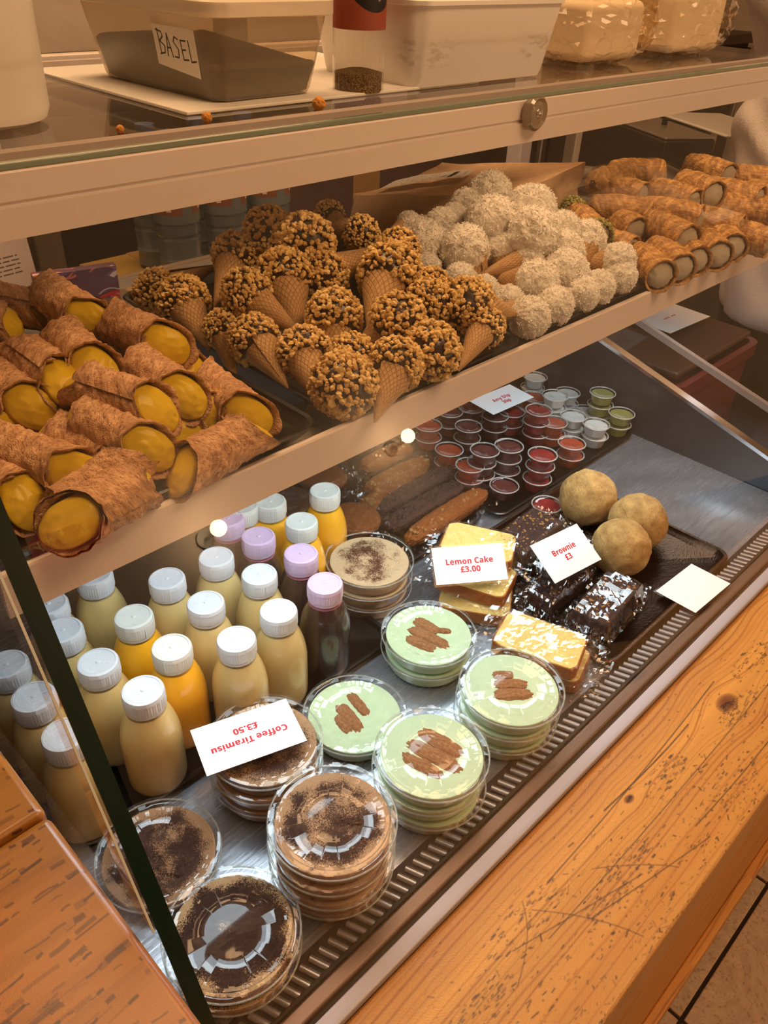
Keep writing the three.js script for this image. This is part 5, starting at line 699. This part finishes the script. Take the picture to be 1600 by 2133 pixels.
  for (let i = 0; i < 6; i++) { const lab = `clear water bottle with red and blue label, ${WB[i]} of the wrapped pack`; let t; if (!w0) { t = w0 = thing('water_bottle', lab, 'bottle', [0, 0, 0], 'pack of water bottles'); mesh('bottle_body', wb, wbM, t); mesh('label', moved(wl, 0, 0.125, 0), wlt, t); mesh('cap', moved(lathe([[0.0135, 0], [0.014, 0.001], [0.014, 0.014], [0.0001, 0.015]], 20), 0, 0.232, 0), std(0x4a6fa8, 0.4), t); } else t = copyOf(w0, lab); t.position.set(0.80 + (i % 3) * 0.105, 0.1465, -1.30 - Math.floor(i / 3) * 0.075); t.scale.set(1.25, 1.0, 1.1); }

  // machine with a steel top and a white flap, right of the top shelf
  const mc = thing('slicing_machine', 'dark counter machine with brushed steel top and raised white flap', 'machine', [2.03, -0.72, -1.055]); mc.rotation.y = -0.496; mc.scale.set(1.128, 0.966, 1.128);
  mesh('housing', moved(rbox(0.125, 0.36, 0.27, 0.006), 0, 0.895, 0), std(0x2a211a, 0.5), mc);
  mesh('steel_top', moved(rbox(0.12, 0.006, 0.265, 0.002), 0, 1.0785, 0), M.alu, mc);
  { const f = mesh('flap', rbox(0.18, 0.007, 0.27, 0.003), phys(0xf2ece2, 0.4, { clearcoat: 0.3 }), mc); f.position.set(0.165, 1.082, 0.01); f.rotation.z = -0.03; mesh('flap_arm', moved(rbox(0.02, 0.05, 0.02, 0.002), -0.07, -0.03, 0.06), M.alu, f); }
  mesh('knob', moved(new THREE.CylinderGeometry(0.006, 0.006, 0.012, 16), 0.02, 1.088, 0.0), M.rubber, mc); mesh('stand', moved(rbox(0.30, 0.715, 0.30, 0.004), 0.06, 0.3575, 0), std(0x2a211a, 0.6), mc);
  // maroon crate in the bay beyond the end panel
  const cr = thing('crate', 'maroon plastic crate beyond the right end panel', 'crate', [1.36, -0.72, -0.66]); mesh('crate_body', loftRect(0.30, 0.34, 0.02, [[0.006, 0], [0, 0.78], [-0.008, 0.785], [-0.008, 0.81], [0.004, 0.81], [0.008, 0.74]]), phys(0x5a1820, 0.4, { clearcoat: 0.2 }), cr); mesh('crate_lid', moved(rbox(0.28, 0.012, 0.32, 0.004), 0, 0.822, 0), std(0x3a2418, 0.5), cr);

  // out-of-view sign across the shop that the front glass mirrors: board on a stand, facing the counter
  const st = canvasTex(512, 512, (g) => { g.fillStyle = '#8a1414'; g.fillRect(0, 0, 512, 512); g.fillStyle = '#e0a83a'; g.font = 'bold 74px sans-serif'; g.textAlign = 'center'; const L = (s, r, y0) => { const n = s.length; for (let i = 0; i < n; i++) { const a = (i - (n - 1) / 2) * 0.26; g.save(); g.translate(256 + Math.sin(a) * r, y0 - Math.cos(a) * r); g.rotate(a); g.fillText(s[i], 0, 0); g.restore(); } }; L('ORDER', 330, 470); L('& PAY', 230, 470); });
  const sg = thing('unseen_counter_sign', 'red arched order and pay sign, out of view on a stand across the aisle', 'sign', [0.564, -0.72, 1.15]);
  const sh = new THREE.Shape(); sh.moveTo(-0.11, 0); sh.lineTo(0.11, 0); sh.lineTo(0.11, 0.05); sh.quadraticCurveTo(0, 0.14, -0.11, 0.05); const sgg = new THREE.ExtrudeGeometry(sh, { depth: 0.006, bevelEnabled: false }); { const P = sgg.attributes.position, U = sgg.attributes.uv; for (let i = 0; i < P.count; i++) U.setXY(i, 0.5 + P.getX(i) / 0.22, 0.28 + P.getY(i) / 0.14 * 0.6); }
  sgg.rotateY(Math.PI); mesh('board', moved(sgg, 0, 1.205, 0), std(0xffffff, 0.4, { map: st, emissive: 0xffffff, emissiveMap: st, emissiveIntensity: 2.2 }), sg); { const l = new THREE.RectAreaLight(new THREE.Color().setRGB(1, 0.35, 0.2), 0.5, 0.2, 0.08); l.name = 'unseen_sign_light'; l.position.set(0.564, 0.54, 1.14); l.lookAt(0.564, 0.54, 0); scene.add(l); } mesh('pole', moved(new THREE.CylinderGeometry(0.012, 0.012, 1.21, 16), 0, 0.605, 0.006), M.alu, sg); mesh('base', moved(new THREE.CylinderGeometry(0.13, 0.14, 0.02, 32), 0, 0.01, 0.006), M.black, sg);  // glow and red lamp set so the mirrored sign shows in the glass
}

// ---------------------------------------------------------------- person at the right end
{
  const seg = (a, b, ra, rb) => ({ a: V3(...a), b: V3(...b), ra, rb });
  const sd = (p, s) => { const ab = s.b.clone().sub(s.a), t = clamp(p.clone().sub(s.a).dot(ab) / ab.lengthSq()); return p.distanceTo(s.a.clone().addScaledVector(ab, t)) - (s.ra + (s.rb - s.ra) * t); };
  function skin(segs, k, lo, hi, n, extra) {
    const mc = new MarchingCubes(n, new THREE.MeshBasicMaterial(), false, false, 400000); mc.isolation = 0; const c = lo.clone().add(hi).multiplyScalar(0.5), half = hi.clone().sub(lo).multiplyScalar(0.5), S = Math.max(half.x, half.y, half.z), p = V3();
    for (let z = 0; z < n; z++) for (let y = 0; y < n; y++) for (let x = 0; x < n; x++) {
      p.set(((x - n / 2) / (n / 2)) * S + c.x, ((y - n / 2) / (n / 2)) * S + c.y, ((z - n / 2) / (n / 2)) * S + c.z); let d = 9;
      for (const s of segs) { const q = sd(p, s), h = clamp(0.5 + 0.5 * (d - q) / k); d = d * (1 - h) + q * h - k * h * (1 - h); } if (extra) d = extra(p, d); mc.field[x + y * n + z * n * n] = -d * 10;
    }
    mc.update(); const cnt = mc.count, g = new THREE.BufferGeometry(), P = new Float32Array(mc.positionArray.slice(0, cnt * 3)); for (let i = 0; i < cnt * 3; i += 3) { P[i] = P[i] * S + c.x; P[i + 1] = P[i + 1] * S + c.y; P[i + 2] = P[i + 2] * S + c.z; }
    g.setAttribute('position', new THREE.BufferAttribute(P, 3)); g.setAttribute('normal', new THREE.BufferAttribute(new Float32Array(mc.normalArray.slice(0, cnt * 3)), 3)); let q = mergeVertices(g, 1e-4); q.deleteAttribute('normal'); q.computeVertexNormals(); return boxUV(toCreasedNormals(q, 1.2));
  }
  const t = thing('person', 'person in a loose white T-shirt and dark trousers standing at the right end', 'person', [1.86, -0.72, -0.52]);
  // joints in metres above the floor; the trunk leans away to the right
  const hip = [0, 0.92, 0], chest = [0.10, 1.26, 0], neck = [0.16, 1.47, 0];
  const trunk = [seg([-0.05, 0.90, 0], [0.00, 1.12, -0.09], 0.155, 0.145), seg([0.06, 0.90, 0.04], [0.06, 1.12, -0.06], 0.15, 0.14), seg([0.03, 1.12, -0.09], [0.12, 1.34, -0.12], 0.14, 0.13), seg([0.12, 1.38, -0.28], [0.14, 1.38, 0.04], 0.075, 0.075)];
  const arms = (r) => [seg([0.13, 1.38, 0.06], [0.26, 1.14, 0.10], 0.052 + r, 0.043 + r), seg([0.26, 1.14, 0.10], [0.45, 1.02, 0.04], 0.042 + r, 0.030 + r), seg([0.13, 1.38, -0.30], [0.28, 1.15, -0.28], 0.052 + r, 0.043 + r), seg([0.28, 1.15, -0.28], [0.46, 1.02, -0.20], 0.042 + r, 0.030 + r)];
  const fingers = []; for (const [z, s] of [[0.04, -1], [-0.20, 1]]) { fingers.push(seg([0.46, 1.005, z], [0.505, 0.965, z + s * 0.01], 0.026, 0.030)); for (let i = 0; i < 4; i++) fingers.push(seg([0.51 + i * 0.004, 0.975 - i * 0.004, z + s * (-0.022 + i * 0.019)], [0.56 - Math.abs(i - 1.4) * 0.006, 0.925, z + s * (-0.026 + i * 0.021)], 0.0095, 0.0085)); fingers.push(seg([0.485, 0.975, z - s * 0.03], [0.525, 0.955, z - s * 0.058], 0.0105, 0.009)); }
  const legs = (r) => [seg([-0.01, 0.90, 0.09], [0.02, 0.50, 0.10], 0.085 + r, 0.06 + r), seg([0.02, 0.50, 0.10], [0, 0.09, 0.10], 0.056 + r, 0.042 + r), seg([-0.01, 0.90, -0.09], [0.02, 0.50, -0.10], 0.085 + r, 0.06 + r), seg([0.02, 0.50, -0.10], [0, 0.09, -0.10], 0.056 + r, 0.042 + r)];
  const head = [seg([0.16, 1.45, -0.12], [0.17, 1.55, -0.12], 0.055, 0.052), seg([0.18, 1.62, -0.12], [0.17, 1.70, -0.12], 0.082, 0.092), seg([0.262, 1.635, -0.12], [0.272, 1.615, -0.12], 0.012, 0.015), seg([0.17, 1.645, -0.028], [0.165, 1.66, -0.026], 0.018, 0.018), seg([0.17, 1.645, -0.212], [0.165, 1.66, -0.214], 0.018, 0.018), seg([0.22, 1.575, -0.12], [0.24, 1.57, -0.12], 0.035, 0.03)];
  const feet = [seg([0.0, 0.05, 0.10], [0.16, 0.035, 0.12], 0.045, 0.035), seg([0.0, 0.05, -0.10], [0.16, 0.035, -0.12], 0.045, 0.035)];
  mesh('body', skin([...trunk.map((s) => ({ ...s, ra: s.ra - 0.02, rb: s.rb - 0.02 })), ...arms(0), ...fingers, ...legs(-0.01), ...head, ...feet], 0.02, V3(-0.5, -0.02, -0.5), V3(0.6, 1.85, 0.5), 110), std(0xb08060, 0.6), t);
  mesh('t_shirt', skin([...trunk.map((s) => ({ ...s, ra: s.ra + 0.012, rb: s.rb + 0.012 })), seg([-0.03, 0.78, 0], [0.05, 0.84, 0.02], 0.17, 0.165), arms(0.028)[0], arms(0.028)[2]], 0.06, V3(-0.35, 0.55, -0.45), V3(0.55, 1.55, 0.45), 84, (p, d) => Math.max(d + 0.006 * Math.sin(p.y * 34 + p.x * 12 + 4 * noise(p.x * 4, p.y * 3, p.z * 4)), 0.77 - p.y, p.x > 0.25 ? p.x - 0.25 : -1)), std(0xe6dcd8, 0.85, { bumpMap: rep(grainBump, 10), bumpScale: 0.001 }), t);
  mesh('trousers', skin([...legs(0.016), seg([-0.03, 0.93, 0], [0.05, 0.93, 0], 0.135, 0.135)], 0.05, V3(-0.3, 0.05, -0.35), V3(0.4, 1.05, 0.35), 64, (p, d) => Math.max(d, 0.07 - p.y, p.y - 1.0)), std(0x1c1a1c, 0.85), t);
  mesh('hair', skin([seg([0.165, 1.70, -0.12], [0.15, 1.72, -0.12], 0.098, 0.10), seg([0.13, 1.64, -0.12], [0.13, 1.68, -0.12], 0.085, 0.09)], 0.03, V3(-0.05, 1.5, -0.32), V3(0.35, 1.9, 0.08), 40, (p, d) => Math.max(d, p.x - 0.235 + (1.74 - p.y) * 0.4)), std(0x2a1c14, 0.7), t);
}

renderer.render(scene, camera);
